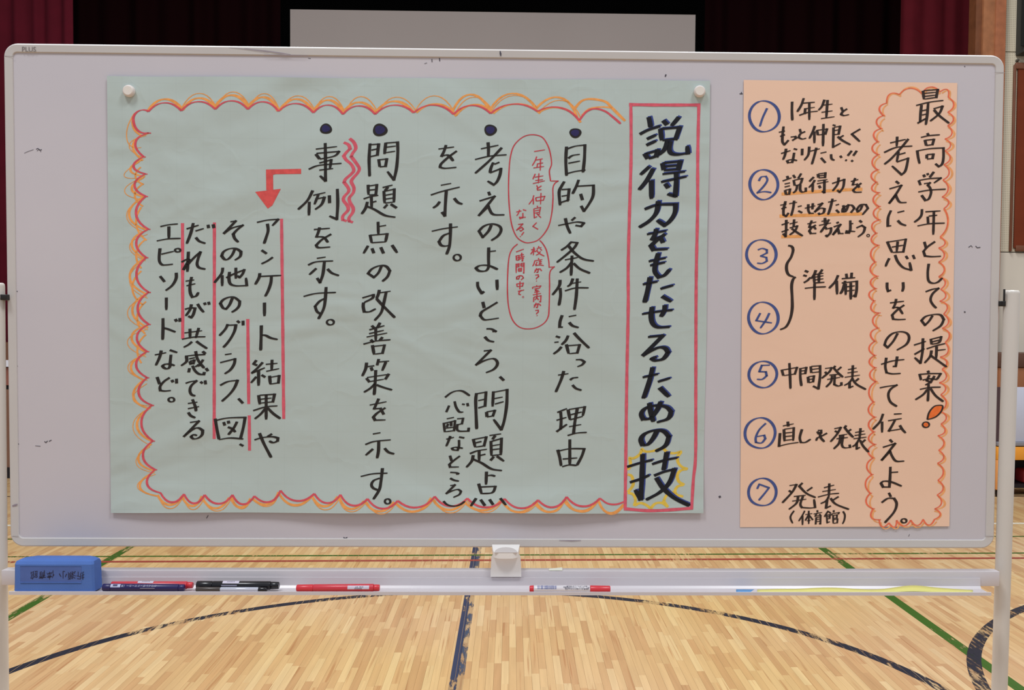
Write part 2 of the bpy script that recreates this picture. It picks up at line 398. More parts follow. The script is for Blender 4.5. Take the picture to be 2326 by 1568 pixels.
curtain('stage_curtain', xz(165, 11.4)-.1, xz(650, 11.4), 11.4, ZS, 6.3, 8, .06, M_DRK, 'very dark maroon inner curtain left of the projection screen')
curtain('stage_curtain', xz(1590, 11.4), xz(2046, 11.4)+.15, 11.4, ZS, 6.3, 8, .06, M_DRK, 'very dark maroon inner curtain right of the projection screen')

# ---- projection screen
a = at_y(659, 21, 10.2); b_ = at_y(1580, 33, 10.2)
Y2 = 10.2
scr = empty('projection_screen', (a.x, 10.2, ZS), 'grey projection screen with black border hanging in the dark stage', 'projection screen')
M_SCR = mat('screen_fabric', col(150, 140, 136, 1.0), .8, .2, .02, 1)
M_BLK = mat('black_border', (.0008, .0008, .0008, 1), 1, 0)
bt = .09
def quadbox(name, p, th, m, parent):
    return hexa(name, [q+Vector((0, th, 0)) for q in p]+list(p), m, parent)
slope = (b_.z-a.z)
z0 = ZS+.5
A0 = Vector((a.x, Y2, z0)); B0 = Vector((b_.x, Y2, z0+slope)); Bt = Vector((b_.x, Y2, b_.z)); At = Vector((a.x, Y2, a.z))
quadbox('screen_fabric', [A0, B0, Bt, At], .01, M_SCR, scr)
o1 = Vector((0, -.004, 0))
def edge(p, q, r, s): quadbox('screen_border', [x+o1 for x in (p, q, r, s)], .02, M_BLK, scr)
up = Vector((0, 0, bt*2)); sd = Vector((bt, 0, 0))
edge(At-sd, Bt+sd, Bt+sd+up, At-sd+up); edge(A0-sd, A0, At, At-sd); edge(B0, B0+sd, Bt+sd, Bt); edge(A0-sd-up*.5, B0+sd-up*.5, B0+sd, A0-sd)

# ---- loudspeaker on the wall, pin board, cupboard, cart
def wall_box(name, px0, py0, px1, py1, Ya, Yb, m, parent, bevel=.004):
    p = at_y(px0, py1, Ya); q = at_y(px1, py0, Ya)
    return box(name, at_y(px0, py1, Yb).x, q.x, Ya, Yb, p.z, q.z, m, parent, bevel)
spk = empty('loudspeaker', at_y(2306, 118, YS-.3), 'black loudspeaker mounted on the beige wall at the top right', 'loudspeaker')
wall_box('cabinet', 2306, -190, 2420, 117, YS-.16, YS-.004, mat('speaker_grey', col(52, 52, 50, .8), .6, .3), spk, .01)
wall_box('speaker_grille', 2318, -175, 2410, 104, YS-.17, YS-.155, mat('speaker_cloth', col(34, 34, 32, .8), .9, .1, .2, 300), spk, .004)
pb = empty('notice_board', at_y(2296, 570, YS-.03), 'brown framed notice board hanging on the beige wall at the right edge', 'notice board')
M_PBF = mat('notice_frame_wood', col(104, 62, 42, .8), .5, .3, .1, 8); M_PBC = mat('notice_cork', col(104, 44, 22, .8), .85, .2, .12, 5)
wall_box('panel', 2301, 153, 2500, 563, YS-.02, YS-.004, M_PBC, pb, 0)
for r_ in ((2295.5, 146, 2304.5, 571), (2304.5, 146, 2500, 156), (2304.5, 560, 2500, 571)): wall_box('frame_rail', *r_, YS-.03, YS-.002, M_PBF, pb, .006)
hk = at_y(2310, 138, YS-.01)
lathe('hook', hk+Vector((0, .01, 0)), hk-Vector((0, .03, 0)), [(0, .012), (.03, .012), (.04, .004)], mat('hook_steel', col(120, 115, 108), .4, metal=.8), pb, 10)
YC = YS-.5
cup = empty('side_cupboard', at_y(2300, 1095, YC)*1, 'low brown cupboard behind the equipment cart at right', 'cupboard'); 
xa = at_y(2267, 900, YC).x; zt = at_y(2300, 803, YC).z; zm = at_y(2300, 835, YC).z; zb = at_y(2300, 880, YC).z
cup.location = (xa, YC, 0)
box('cupboard_top', xa, xa+1.4, YC, YS-.01, zm, zt, mat('cupboard_dark', col(92, 62, 48, .85), .5, .3, .08, 5), cup, .005)
box('cupboard_body', xa+.01, xa+1.39, YC+.01, YS-.01, 0.05, zm, mat('cupboard_wood', col(146, 92, 58, .85), .5, .3, .1, 5), cup, .005)
box('plinth', xa+.03, xa+1.36, YC+.03, YS-.02, 0, .05, M_BASE, cup)
YK = YC-.5
cart = empty('equipment_cart', (at_y(2266, 1000, YK).x, YK, 0), 'equipment cart with white panel and orange lower frame behind the right post', 'cart')
def K(px, py): return at_y(px, py, YK)
xk = K(2263, 1000).x
box('white_panel', K(2308, 900).x, xk+1.2, YK, YK+.03, K(2316, 1004).z, K(2316, 880).z, mat('cart_white', col(186, 188, 204, .85), .35, .5, .04, 3), cart, .004)
box('dark_panel', xk, K(2306, 900).x, YK+.01, YK+.04, K(2268, 1003).z, K(2268, 880).z, mat('cart_dark', col(70, 48, 52, .85), .6), cart)
box('steel_rail', xk, xk+1.25, YK-.02, YK+.3, K(2316, 1013).z, K(2316, 1004).z, mat('cart_steel', col(140, 138, 145, .85), .35, metal=.3), cart, .002)
box('orange_beam', xk, xk+1.25, YK-.02, YK+.3, K(2316, 1045).z, K(2316, 1015).z, mat('cart_orange', col(226, 150, 52, .85), .5, .3), cart, .004)
box('orange_leg', xk, K(2269, 1000).x, YK-.02, YK+.05, .06, K(2316, 1045).z, mat('cart_orange_leg', col(222, 150, 84, .85), .5, .3), cart, .004)
box('orange_leg', xk+1.19, xk+1.25, YK-.02, YK+.05, .06, K(2316, 1045).z, bpy.data.materials['cart_orange_leg'], cart, .004)
for dx in (.03, 1.22): lathe('caster', Vector((xk+dx-.012, YK+.015, .03)), Vector((xk+dx+.012, YK+.015, .03)), [(0, .02), (.004, .03), (.02, .03), (.024, .02)], M_BASE, cart, 16)
box('base_board', xk+.02, xk+1.2, YK+.08, YK+.29, .06, .09, M_BASE, cart)
lathe('caster', Vector((xk+.6, YK+.26, .03)), Vector((xk+.624, YK+.26, .03)), [(0, .02), (.004, .03), (.02, .03), (.024, .02)], M_BASE, cart, 16)
box('back_panel', xk+.02, xk+1.2, YK+.29, YK+.3, .09, K(2316, 1045).z, mat('cart_gap_dark', col(22, 24, 22, .9), .8), cart)  # near-black sheet: darkness of the gap under the cart put into colour
rb = box('storage_box', xk+.28, xk+.56, YK+.1, YK+.26, .091, .2, mat('red_plastic', col(128, 26, 30, .8), .5), None, .02)
tag(rb, 'small dark red box lying inside the equipment cart', 'box')
# ================================================================ WHITEBOARD
M_FRAME = mat('board_frame_resin', col(192, 187, 185, .68), .42, .4, .02, 6)
M_POST = mat('post_enamel', col(206, 199, 192, .74), .32, .5, .015, 5)
M_TRAY = mat('tray_enamel', col(208, 201, 205, .74), .28, .5, .02, 5)
def panel_mat():
    m = bpy.data.materials.new('writing_surface'); t, b = nt(m); N = t.nodes; L = t.links
    tc = N.new('ShaderNodeTexCoord')
    n = N.new('ShaderNodeTexNoise'); n.inputs['Scale'].default_value = 3.0; n.inputs['Detail'].default_value = 5; L.new(tc.outputs['Object'], n.inputs['Vector'])
    r = N.new('ShaderNodeValToRGB'); e = r.color_ramp.elements
    e[0].position = .3; e[0].color = col(188, 183, 190, .66); e[1].position = .7; e[1].color = col(194, 188, 194, .66)
    L.new(n.outputs[0], r.inputs[0]); L.new(r.outputs[0], b.inputs['Base Color'])
    b.inputs['Roughness'].default_value = .38; b.inputs['Specular IOR Level'].default_value = .45
    return m
M_PANEL = panel_mat()
board = empty('whiteboard', B(0, -BH/2-.85, -.02), 'large white mobile whiteboard carrying a green and an orange handwritten sheet', 'whiteboard')
def rrect(du, r, wv, n=8):
    """rounded rectangle loop inset by du"""
    a, b = BW/2-du, BH/2-du; r = max(r-du, .001); P = []
    for cx, cy, t0 in ((a-r, b-r, 0), (-a+r, b-r, 90), (-a+r, -b+r, 180), (a-r, -b+r, 270)):
        for k in range(n+1):
            t = math.radians(t0+90*k/n); P.append(B(cx+r*math.cos(t), cy+r*math.sin(t), wv))
    return P
FR = .0165
frame = sweep('board_frame', [rrect(.006, .024, -.022), rrect(.001, .024, -.018), rrect(0, .024, -.012), rrect(0, .024, -.001),
                              rrect(.0012, .024, .0018), rrect(.003, .024, .003), rrect(FR-.0016, .024, .0022), rrect(FR-.0006, .024, .0016), rrect(FR, .024, -.0006)],
              M_FRAME, board, caps=False, sharp=12)
pl = rrect(FR-.002, .024, -.0003)
mesh_obj('writing_surface', pl, [tuple(range(len(pl)))], M_PANEL, board)
bk = rrect(.004, .024, -.021)
mesh_obj('back_panel', bk, [tuple(range(len(bk)))[::-1]], M_FRAME, board)
# darker joint line between corner caps and rails
M_JOINT = mat('frame_joint', col(150, 140, 138, .7), .8)
for (px0, py0, px1, py1) in ((10, 128, 31, 129), (28, 1219, 42, 1220), (2259, 165, 2283, 166), (2238, 1219, 2257, 1219.5)):
    p, q = Bp(px0, py0, .0033), Bp(px1, py1, .0033); up = BU*.0008
    mesh_obj('corner_joint', [p, q, q+up, p+up], [(0, 1, 2, 3)], M_JOINT, board)

# posts
def tube_path(pts, rads, n=20):
    loops = []
    for i, (p, r) in enumerate(zip(pts, rads)):
        loops.append([p+BR*(r*math.cos(2*math.pi*k/n))+BN*(r*.85*math.sin(2*math.pi*k/n)) for k in range(n)])
    return loops
def post(pxt, pyt, pxb, pyb, rpx):
    top = Bp(pxt, pyt, 0); bot = Bp(pxb, pyb, 0); d = (bot-top); foot = top+d*((top.z-.09)/(-d.z)) 
    r = .0147; dn = d.normalized()
    P = [top, top+dn*.002, top+dn*.006, foot]; R_ = [r*.80, r*.94, r, r]
    o = sweep('post', tube_path(P, R_), M_POST, board, sharp=60)
    # foot bar with castors, standing on the floor
    f = foot
    fb = lambda a, b, c, d_, e, g_, nm, m_: hexa(nm, [f+BR*a+BN*c+Vector((0, 0, e)), f+BR*b+BN*c+Vector((0, 0, e)), f+BR*b+BN*c+Vector((0, 0, g_)), f+BR*a+BN*c+Vector((0, 0, g_)),
                                                     f+BR*a+BN*d_+Vector((0, 0, e)), f+BR*b+BN*d_+Vector((0, 0, e)), f+BR*b+BN*d_+Vector((0, 0, g_)), f+BR*a+BN*d_+Vector((0, 0, g_))], m_, board, .004)
    fb(-.02, .02, -.28, .28, -.025, .01, 'foot_bar', M_POST)
    for s in (-.25, .25):
        c = f+BN*s; c.z = .03
        lathe('caster', c-BR*.012, c+BR*.012, [(0, .022), (.003, .03), (.021, .03), (.024, .022)], M_BASE, board, 16)
    return o
post(2298.5, 660, 2270, 1568, 18.5)
post(-8.5, 643, 0.8, 1568, 18.5)
M_BKT = mat('black_plastic', col(36, 34, 34, .8), .5, .4)
def pbox(name, px0, py0, px1, py1, w0, w1, m, parent, bevel=.001):
    """box whose front face (w1) covers the pixel rectangle"""
    u0, v0 = uv(px0, py1, w1); u1, v1 = uv(px1, py0, w1); vv = (uv((px0+px1)/2, py1, w1)[1], uv((px0+px1)/2, py0, w1)[1])
    return bbox(name, u0, u1, vv[0], vv[1], w0, w1, m, parent, bevel)
pbox('pivot_bracket', 2270, 684, 2285, 696, -.006, .006, M_BKT, board)
pbox('pivot_bracket', 0, 669, 14.5, 682, -.006, .014, M_BKT, board)
pbox('stop_slot', 2280.5, 657, 2284, 684, .008, .0128, M_BKT, board, .0003)
# crossbar
W_BAR = .036
pbox('crossbar', 3.5, 1297.5, 2270.5, 1331, .0125, W_BAR, M_TRAY, board, .0006)
# pen tray: profile extruded along the bar
W_BACK = .0385
u0, v_top = uv(70, 1311.5, W_BACK); uR, _ = uv(2227, 1311.5, W_BACK)
v_fl = uv(1163, 1335.5, W_BACK)[1]
zf = B(0, v_fl, W_BACK).z
def w_at(px, py, z):   # depth (w) of the pixel's ray where it meets height z
    p = at_z(px, py, z); return (p-BC).dot(BN)
W_LIP = w_at(1163, 1345, zf+.004)
v_lip0 = uv(1163, 1352.8, W_LIP)[1]
print('tray', 'w_lip', W_LIP, 'floor z', zf, 'v_fl', v_fl, 'v_lip0', v_lip0)
prof = [(W_BAR+.0002, v_top), (W_BACK, v_top), (W_BACK+.0006, v_fl+.004), (W_BACK+.004, v_fl), (W_LIP-.008, v_fl), (W_LIP-.002, v_fl+.0035), (W_LIP-.001, v_fl+.004), (W_LIP, v_fl+.0036), (W_LIP, v_lip0), (W_LIP-.002, v_lip0), (W_LIP-.010, v_fl-.0014), (W_BAR+.0002, v_fl-.0014)]
uL_l = uv(20, 1348, W_LIP)[0]; uR_l = uv(2252, 1348, W_LIP)[0]
uL_b = uv(46, 1320, W_BACK)[0]; uR_b = uR
loops = []
for s, (uB, uF) in enumerate(((uL_b, uL_l), (uR_b, uR_l))):
    loops.append([B(uB+(uF-uB)*max(0, min(1, (wv-W_BACK)/(W_LIP-W_BACK)))**.6, vv, wv) for wv, vv in prof])
sweep('pen_tray', loops, M_TRAY, board, sharp=25)
# thin bright upper edge of tray sheet
# latch in the middle of the bar
M_LATCH = mat('latch_plastic', col(216, 212, 210, .60), .4, .4)
def shape_front(name, pts, w0, w1, m, parent, top=None):
    """extrude pixel polygon (on plane w1) back to w0"""
    f = [Bp(x, y, w1) for x, y in pts]; b = [p-BN*(w1-w0) for p in f]
    return sweep(name, [b, f], m, parent, sharp=30)
WL = .048
shape_front('latch_body', [(1114.5, 1311), (1114.5, 1302), (1116, 1266), (1120, 1260), (1178, 1260), (1182, 1266), (1184, 1302), (1184, 1311)], W_BAR+.0003, W_BACK+.004, M_LATCH, board)
# head: sloping top face with thumb recess
tl, tr_ = Bp(1117.5, 1237.5, .018), Bp(1180.5, 1237.5, .018)
fl_, fr_ = Bp(1121, 1254, .052), Bp(1177, 1254, .052)
fml, fmr = Bp(1133, 1257, .056), Bp(1165, 1257, .056)
dz = Vector((0, 0, -.010))
hl = [tl, tr_, fr_, fmr, fml, fl_]
sweep('latch_head', [[p+dz for p in hl], hl], M_LATCH, board, sharp=20)
# thumb disc on the head
nrm = (fr_-tr_).cross(tl-tr_).normalized()
if nrm.z < 0: nrm = -nrm
cx_ = (fml+fmr)/2; ax = BR*.0205; ay = ((tl+tr_)/2-cx_)*.62
disc = [cx_+ax*math.cos(math.radians(t))+ay*math.sin(math.radians(t)) for t in range(0, 181, 15)]
sweep('thumb_rest', [disc, [p+nrm*.0012 for p in disc]], mat('latch_grey', col(190, 182, 180, .66), .45), board, sharp=30)
# bits of tape on the bar
M_TAPE = mat('masking_tape', col(225, 224, 210, .8), .6)
a1, a2, a3, a4 = Bp(1247, 1293, .03), Bp(1277, 1290, .026), Bp(1277.5, 1297, .036), Bp(1247, 1297, .036)
mesh_obj('tape_scrap', [a1+BU*.0006, a2+BU*.0006, a3+BU*.0003, a4+BU*.0003], [(0, 1, 2, 3)], M_TAPE, board)

# maker's lettering and pen smudges on the board
def ribbon_px(paths, widths, wfun, name, m, parent, taper=False):
    V = []; Fc = []
    for P, W in zip(paths, widths):
        n = len(P); base = len(V)
        for i in range(n):
            a = P[max(i-1, 0)]; c = P[min(i+1, n-1)]; dx, dy = c[0]-a[0], c[1]-a[1]; L_ = math.hypot(dx, dy) or 1
            hx, hy = -dy/L_*W[i]/2, dx/L_*W[i]/2
            for s in (1, -1):
                X, Y = P[i][0]+s*hx, P[i][1]+s*hy; V.append(wfun(X, Y))
            if i < n-1: q = base+2*i; Fc.append((q, q+1, q+3, q+2))
    return mesh_obj(name, V, Fc, m, parent)
def text_mesh(name, s, size, place, m, parent, flip=False, bold=.0):
    """built-in font text turned into a flat mesh; place(x, y) -> world point, x,y in text units"""
    cu = bpy.data.curves.new(name, 'FONT'); cu.body = s; cu.size = size; cu.align_x = 'CENTER'; cu.align_y = 'CENTER'; cu.offset = bold
    to = bpy.data.objects.new(name, cu); C.objects.link(to)
    bpy.context.view_layer.update()
    me = bpy.data.meshes.new_from_object(to.evaluated_get(bpy.context.evaluated_depsgraph_get()))
    bpy.data.objects.remove(to); bpy.data.curves.remove(cu)
    for v in me.vertices:
        p = place(-v.co.x if flip else v.co.x, -v.co.y if flip else v.co.y)
        v.co = p
    me.materials.clear(); me.materials.append(m)
    me.name = name
    o = bpy.data.objects.new(name, me); C.objects.link(o); o.parent = parent
    o.matrix_parent_inverse = parent_inv(parent)
    return o
M_GREYINK = mat('grey_print', col(120, 112, 112, .7), .5)
cu_, cv_ = uv(65.5, 112.5, .0032)
text_mesh('frame_lettering', 'PLUS', .0125, lambda x, y: B(cu_+x*.95, cv_+y, .0032), M_GREYINK, board, bold=0)
M_SMUDGE = mat('marker_smudge', col(70, 66, 78, .7), .6)
M_SMUDGE2 = mat('faint_smudge', col(140, 128, 140, .68), .6)
def marks(lst, m, name='marker_smudge', wv=.0002):
    ribbon_px([p for p, _ in lst], [[w_]*len(p) for p, w_ in lst], lambda X, Y: Bp(X, Y, wv), name, m, board)
marks([([(82, 339), (86, 337), (90, 341), (95, 340)], 1.6), ([(84, 343), (89, 339), (93, 345)], 1.2), ([(55, 348), (64, 344), (76, 340)], .9),
       ([(101, 1003), (104, 1006), (108, 1002)], 2), ([(111, 1003), (117, 1000)], 1.6), ([(80, 1013), (92, 1014)], 1),
       ([(2200, 562), (2206, 558), (2209, 562)], 1.6), ([(2216, 559), (2220, 563), (2227, 562)], 1.8),
       ([(2190, 708), (2193, 710)], 3), ([(1634, 1127), (1636, 1131)], 5), ([(780, 1221), (784, 1223.5), (789, 1221)], 2),
       ([(981, 134), (981.5, 141)], 1.8), ([(998, 132), (999, 139)], 2), ([(1511, 174), (1513, 169)], 3), ([(2191, 150), (2192, 152)], 2),
       ([(1680, 213), (1687, 213)], 2), ([(1684, 209), (1684.5, 214)], 2), ([(469, 1178), (473, 1171)], 1.6), ([(2064, 1219), (2066, 1214)], 1)], M_SMUDGE)
marks([([(38, 662), (40, 662.3)], 2), ([(37, 831.5), (40, 832)], 2), ([(39.5, 1009), (43, 1009)], 2.2), ([(964, 144.5), (970, 143)], 1), ([(700, 132), (706, 133)], 1)], M_SMUDGE, 'edge_mark')
def mk_frame(lst, m): 
    ribbon_px([p for p, _ in lst], [w_ for _, w_ in lst], lambda X, Y: Bp(X, Y, .0033), 'frame_scuff', m, board)
mk_frame([([(1136, 116), (1137, 122), (1137.5, 127)], [2, 4, 2])], M_SMUDGE)
mk_frame([([(555, 110), (600, 115), (640, 121), (660, 124)], [.6, 1.5, 2.2, .8]), ([(520, 108), (560, 112), (610, 119)], [.5, 1, .8]), ([(600, 124.5), (650, 125.5), (700, 126.5)], [.8, 1.6, .8]),
          ([(28, 1150), (34, 1148), (40, 1146)], [3, 4, 2]), ([(1270, 1228), (1300, 1229), (1320, 1228)], [1, 2, 1])], M_SMUDGE2)

# ================================================================ PAPER SHEETS
def sheet_relief(kind):
    if kind == 'green':
        def f(s, t):     # s right, t down, 0..1 ; height above the board in metres
            h = .0022+.0009*math.sin(7.5*s+3.1*t+.8)+.0007*math.sin(-4.2*s+9.5*t+2.0)+.0005*math.sin(15*s+5*t)*math.sin(11*t+2)
            h += .0100*max(0, (t-.88)/.12)**1.5*(.75+.25*math.sin(s*19))*(1-.5*abs(2*s-1)**4)
            h += .0035*math.exp(-((s-.33)/.06)**2)*max(0, 1-t/.03)+.0012*math.exp(-((s-.68)/.05)**2)*max(0, 1-t/.03)
            h += .0010*math.exp(-((t-.83+.5*s)/.012)**2)*max(0, 1-s/.14)
            return max(h, .0006)
    else:
        def f(s, t): return .0011+.0004*math.sin(5*s+4*t)+.0003*math.sin(9*t+1)+.0010*max(0, (t-.93)/.07)*s
    return f
class Sheet:
    def __init__(self, name, corners, kind, m, label, nu, nv, edge):
        self.c = corners; self.f = sheet_relief(kind)
        (tl, tr, br, bl) = corners
        V = []; Fc = []
        for j in range(nv+1):
            for i in range(nu+1):
                s, t = i/nu, j/nv; x, y = self.px(s, t)
                ex, ey = edge(s, t); V.append(Bp(x+ex, y+ey, self.f(s, t)))
        for j in range(nv):
            for i in range(nu):
                a = j*(nu+1)+i; Fc.append((a, a+nu+1, a+nu+2, a+1))
        org = Bp((tl[0]+br[0])/2, bl[1], 0)
        self.root = empty(name, org, label, 'poster')
        self.paper = mesh_obj('paper', V, Fc, m, self.root, smooth=True)
        me = self.paper.data; cnt = {}
        for p in me.polygons:
            for e in p.edge_keys: cnt[e] = cnt.get(e, 0)+1
        for e in me.edges:
            if cnt.get(tuple(sorted(e.vertices)), 0) == 1: e.use_edge_sharp = True
        md = self.paper.modifiers.new('solid', 'SOLIDIFY'); md.thickness = .00018; md.offset = -1
    def px(self, s, t):
        (tl, tr, br, bl) = self.c
        return ((1-s)*(1-t)*tl[0]+s*(1-t)*tr[0]+s*t*br[0]+(1-s)*t*bl[0], (1-s)*(1-t)*tl[1]+s*(1-t)*tr[1]+s*t*br[1]+(1-s)*t*bl[1])
    def st(self, x, y):
        (tl, tr, br, bl) = self.c
        t = (y-tl[1])/(bl[1]-tl[1]); s = .5
        for _ in range(3):
            xl = tl[0]+(bl[0]-tl[0])*t; xr = tr[0]+(br[0]-tr[0])*t; s = (x-xl)/(xr-xl)
            yt = tl[1]+(tr[1]-tl[1])*s; yb = bl[1]+(br[1]-bl[1])*s; t = (y-yt)/(yb-yt)
        return s, t
    def pt(self, x, y, lift):
        s, t = self.st(x, y); return Bp(x, y, self.f(min(max(s, 0), 1), min(max(t, 0), 1))+lift)
def paper_mat(name, c, crease, grid=None, k=.66):
    m = bpy.data.materials.new(name); t, b = nt(m); N = t.nodes; L = t.links
    b.inputs['Roughness'].default_value = .55; b.inputs['Specular IOR Level'].default_value = .35
    geo = N.new('ShaderNodeNewGeometry')
    rot = N.new('ShaderNodeVectorRotate'); rot.rotation_type = 'Z_AXIS'; rot.inputs['Angle'].default_value = -BYAW; L.new(geo.outputs['Position'], rot.inputs['Vector'])
    n1 = N.new('ShaderNodeTexNoise'); n1.inputs['Scale'].default_value = 2.3; n1.inputs['Detail'].default_value = 2; n1.inputs['Distortion'].default_value = 1.2
    mp = N.new('ShaderNodeMapping'); mp.inputs['Rotation'].default_value = (0, math.radians(35), 0); mp.inputs['Scale'].default_value = (1, 1, 1.7)
    L.new(rot.outputs[0], mp.inputs[0]); L.new(mp.outputs[0], n1.inputs['Vector'])
    n2 = N.new('ShaderNodeTexNoise'); n2.inputs['Scale'].default_value = 9; n2.inputs['Detail'].default_value = 3; L.new(rot.outputs[0], n2.inputs['Vector'])
    v = N.new('ShaderNodeTexVoronoi'); v.feature = 'DISTANCE_TO_EDGE'; v.inputs['Scale'].default_value = 3.2; 
    dist = N.new('ShaderNodeVectorMath'); dist.operation = 'ADD'; L.new(mp.outputs[0], dist.inputs[0])
    sc2 = N.new('ShaderNodeVectorMath'); sc2.operation = 'SCALE'; sc2.inputs['Scale'].default_value = .25; L.new(n2.outputs['Color'], sc2.inputs[0]); L.new(sc2.outputs[0], dist.inputs[1])
    L.new(dist.outputs[0], v.inputs['Vector'])
    vr = N.new('ShaderNodeMapRange'); vr.inputs[1].default_value = 0; vr.inputs[2].default_value = .05; vr.inputs[3].default_value = 1; vr.inputs[4].default_value = 0; L.new(v.outputs['Distance'], vr.inputs[0])
    a1 = N.new('ShaderNodeMath'); a1.operation = 'MULTIPLY_ADD'; a1.inputs[1].default_value = 6; L.new(n1.outputs[0], a1.inputs[0]); L.new(n2.outputs[0], a1.inputs[2])
    a2 = N.new('ShaderNodeMath'); a2.operation = 'MULTIPLY_ADD'; a2.inputs[1].default_value = .10; L.new(vr.outputs[0], a2.inputs[0]); L.new(a1.outputs[0], a2.inputs[2])
    bp = N.new('ShaderNodeBump'); bp.inputs['Strength'].default_value = 1; bp.inputs['Distance'].default_value = crease; L.new(a2.outputs[0], bp.inputs['Height']); L.new(bp.outputs[0], b.inputs['Normal'])
    base = col(*c, k)
    if grid:
        sep = N.new('ShaderNodeSeparateXYZ'); L.new(rot.outputs[0], sep.inputs[0]); prev = None
        for ax, st, off in ((0, grid, .013), (2, grid, .02)):
            d = N.new('ShaderNodeMath'); d.operation = 'MULTIPLY_ADD'; d.inputs[1].default_value = 1/st; d.inputs[2].default_value = 100+off; L.new(sep.outputs[ax], d.inputs[0])
            f = N.new('ShaderNodeMath'); f.operation = 'FRACT'; L.new(d.outputs[0], f.inputs[0])
            lt = N.new('ShaderNodeMath'); lt.operation = 'LESS_THAN'; lt.inputs[1].default_value = .016; L.new(f.outputs[0], lt.inputs[0])
            if prev is None: prev = lt
            else:
                mxx = N.new('ShaderNodeMath'); mxx.operation = 'MAXIMUM'; L.new(prev.outputs[0], mxx.inputs[0]); L.new(lt.outputs[0], mxx.inputs[1]); prev = mxx
        sm = N.new('ShaderNodeMath'); sm.operation = 'MULTIPLY'; sm.inputs[1].default_value = .18; L.new(prev.outputs[0], sm.inputs[0])
        mx = N.new('ShaderNodeMix'); mx.data_type = 'RGBA'; L.new(sm.outputs[0], mx.inputs['Factor']); mx.inputs[6].default_value = base
        mx.inputs[7].default_value = tuple(q*.72 for q in base[:3])+(1,); L.new(mx.outputs[2], b.inputs['Base Color'])
    else: b.inputs['Base Color'].default_value = base
    return m
M_GP = paper_mat('pale_green_paper', (175, 187, 184), 0.0018, grid=.0482)
M_OP = paper_mat('salmon_paper', (252, 174, 152), .0004, k=.53)
def edge_g(s, t):
    e = 1-min(s, 1-s, t, 1-t)*12
    if e <= 0: return 0, 0
    return (.9*math.sin(13*t)*(s > .9)*e, .8*math.sin(17*s+1)*(t > .9)*e+.8*math.sin(21*s)*(t < .1)*e)
green = Sheet('green_poster', ((243, 172.5), (1613, 183), (1597.5, 1167), (252, 1165)), 'green', M_GP,
              'large pale green sheet of handwritten vertical Japanese text held by two round magnets', 150, 110, edge_g)
orange = Sheet('orange_poster', ((1689.5, 181.5), (2174.5, 188.5), (2156.5, 1196), (1681, 1198)), 'orange', M_OP,
               'narrow salmon orange sheet with seven circled blue numbers', 60, 90, lambda s, t: (0, 0))

# ---------------------------------------------------------------- handwriting
def parse(data):
    out = []
    for s in data.replace('\n', ' ').split('/'):
        v = [float(q) for q in s.split()]
        if len(v) >= 4: out.append([(v[i], v[i+1]) for i in range(0, len(v)-1, 2)])
    return out
def split_corners(P, ang=58):
    segs = []; cur = [P[0]]
    for i in range(1, len(P)-1):
        a = (P[i][0]-P[i-1][0], P[i][1]-P[i-1][1]); b = (P[i+1][0]-P[i][0], P[i+1][1]-P[i][1])
        la, lb = math.hypot(*a) or 1, math.hypot(*b) or 1
        c = max(-1, min(1, (a[0]*b[0]+a[1]*b[1])/la/lb)); cur.append(P[i])
        if math.degrees(math.acos(c)) > ang: segs.append(cur); cur = [P[i]]
    cur.append(P[-1]); segs.append(cur); return segs
def smooth(P, step=3.0):
    if len(P) == 2:
        n = max(2, int(math.hypot(P[1][0]-P[0][0], P[1][1]-P[0][1])/(step*3))+1)
        return [(P[0][0]+(P[1][0]-P[0][0])*i/n, P[0][1]+(P[1][1]-P[0][1])*i/n) for i in range(n+1)]
    Q = [(2*P[0][0]-P[1][0], 2*P[0][1]-P[1][1])]+P+[(2*P[-1][0]-P[-2][0], 2*P[-1][1]-P[-2][1])]; out = []
    for i in range(1, len(Q)-2):
        p0, p1, p2, p3 = Q[i-1:i+3]; n = max(2, int(math.hypot(p2[0]-p1[0], p2[1]-p1[1])/step))
        for k in range(n):
            t = k/n; t2, t3 = t*t, t*t*t
            out.append(tuple(.5*((2*p1[a])+(-p0[a]+p2[a])*t+(2*p0[a]-5*p1[a]+4*p2[a]-p3[a])*t2+(-p0[a]+3*p1[a]-3*p2[a]+p3[a])*t3) for a in (0, 1)))
    out.append(P[-1]); return out
NIB = (math.cos(math.radians(-9)), math.sin(math.radians(-9)))   # pixel space: rises to the right
irng = random.Random(3)
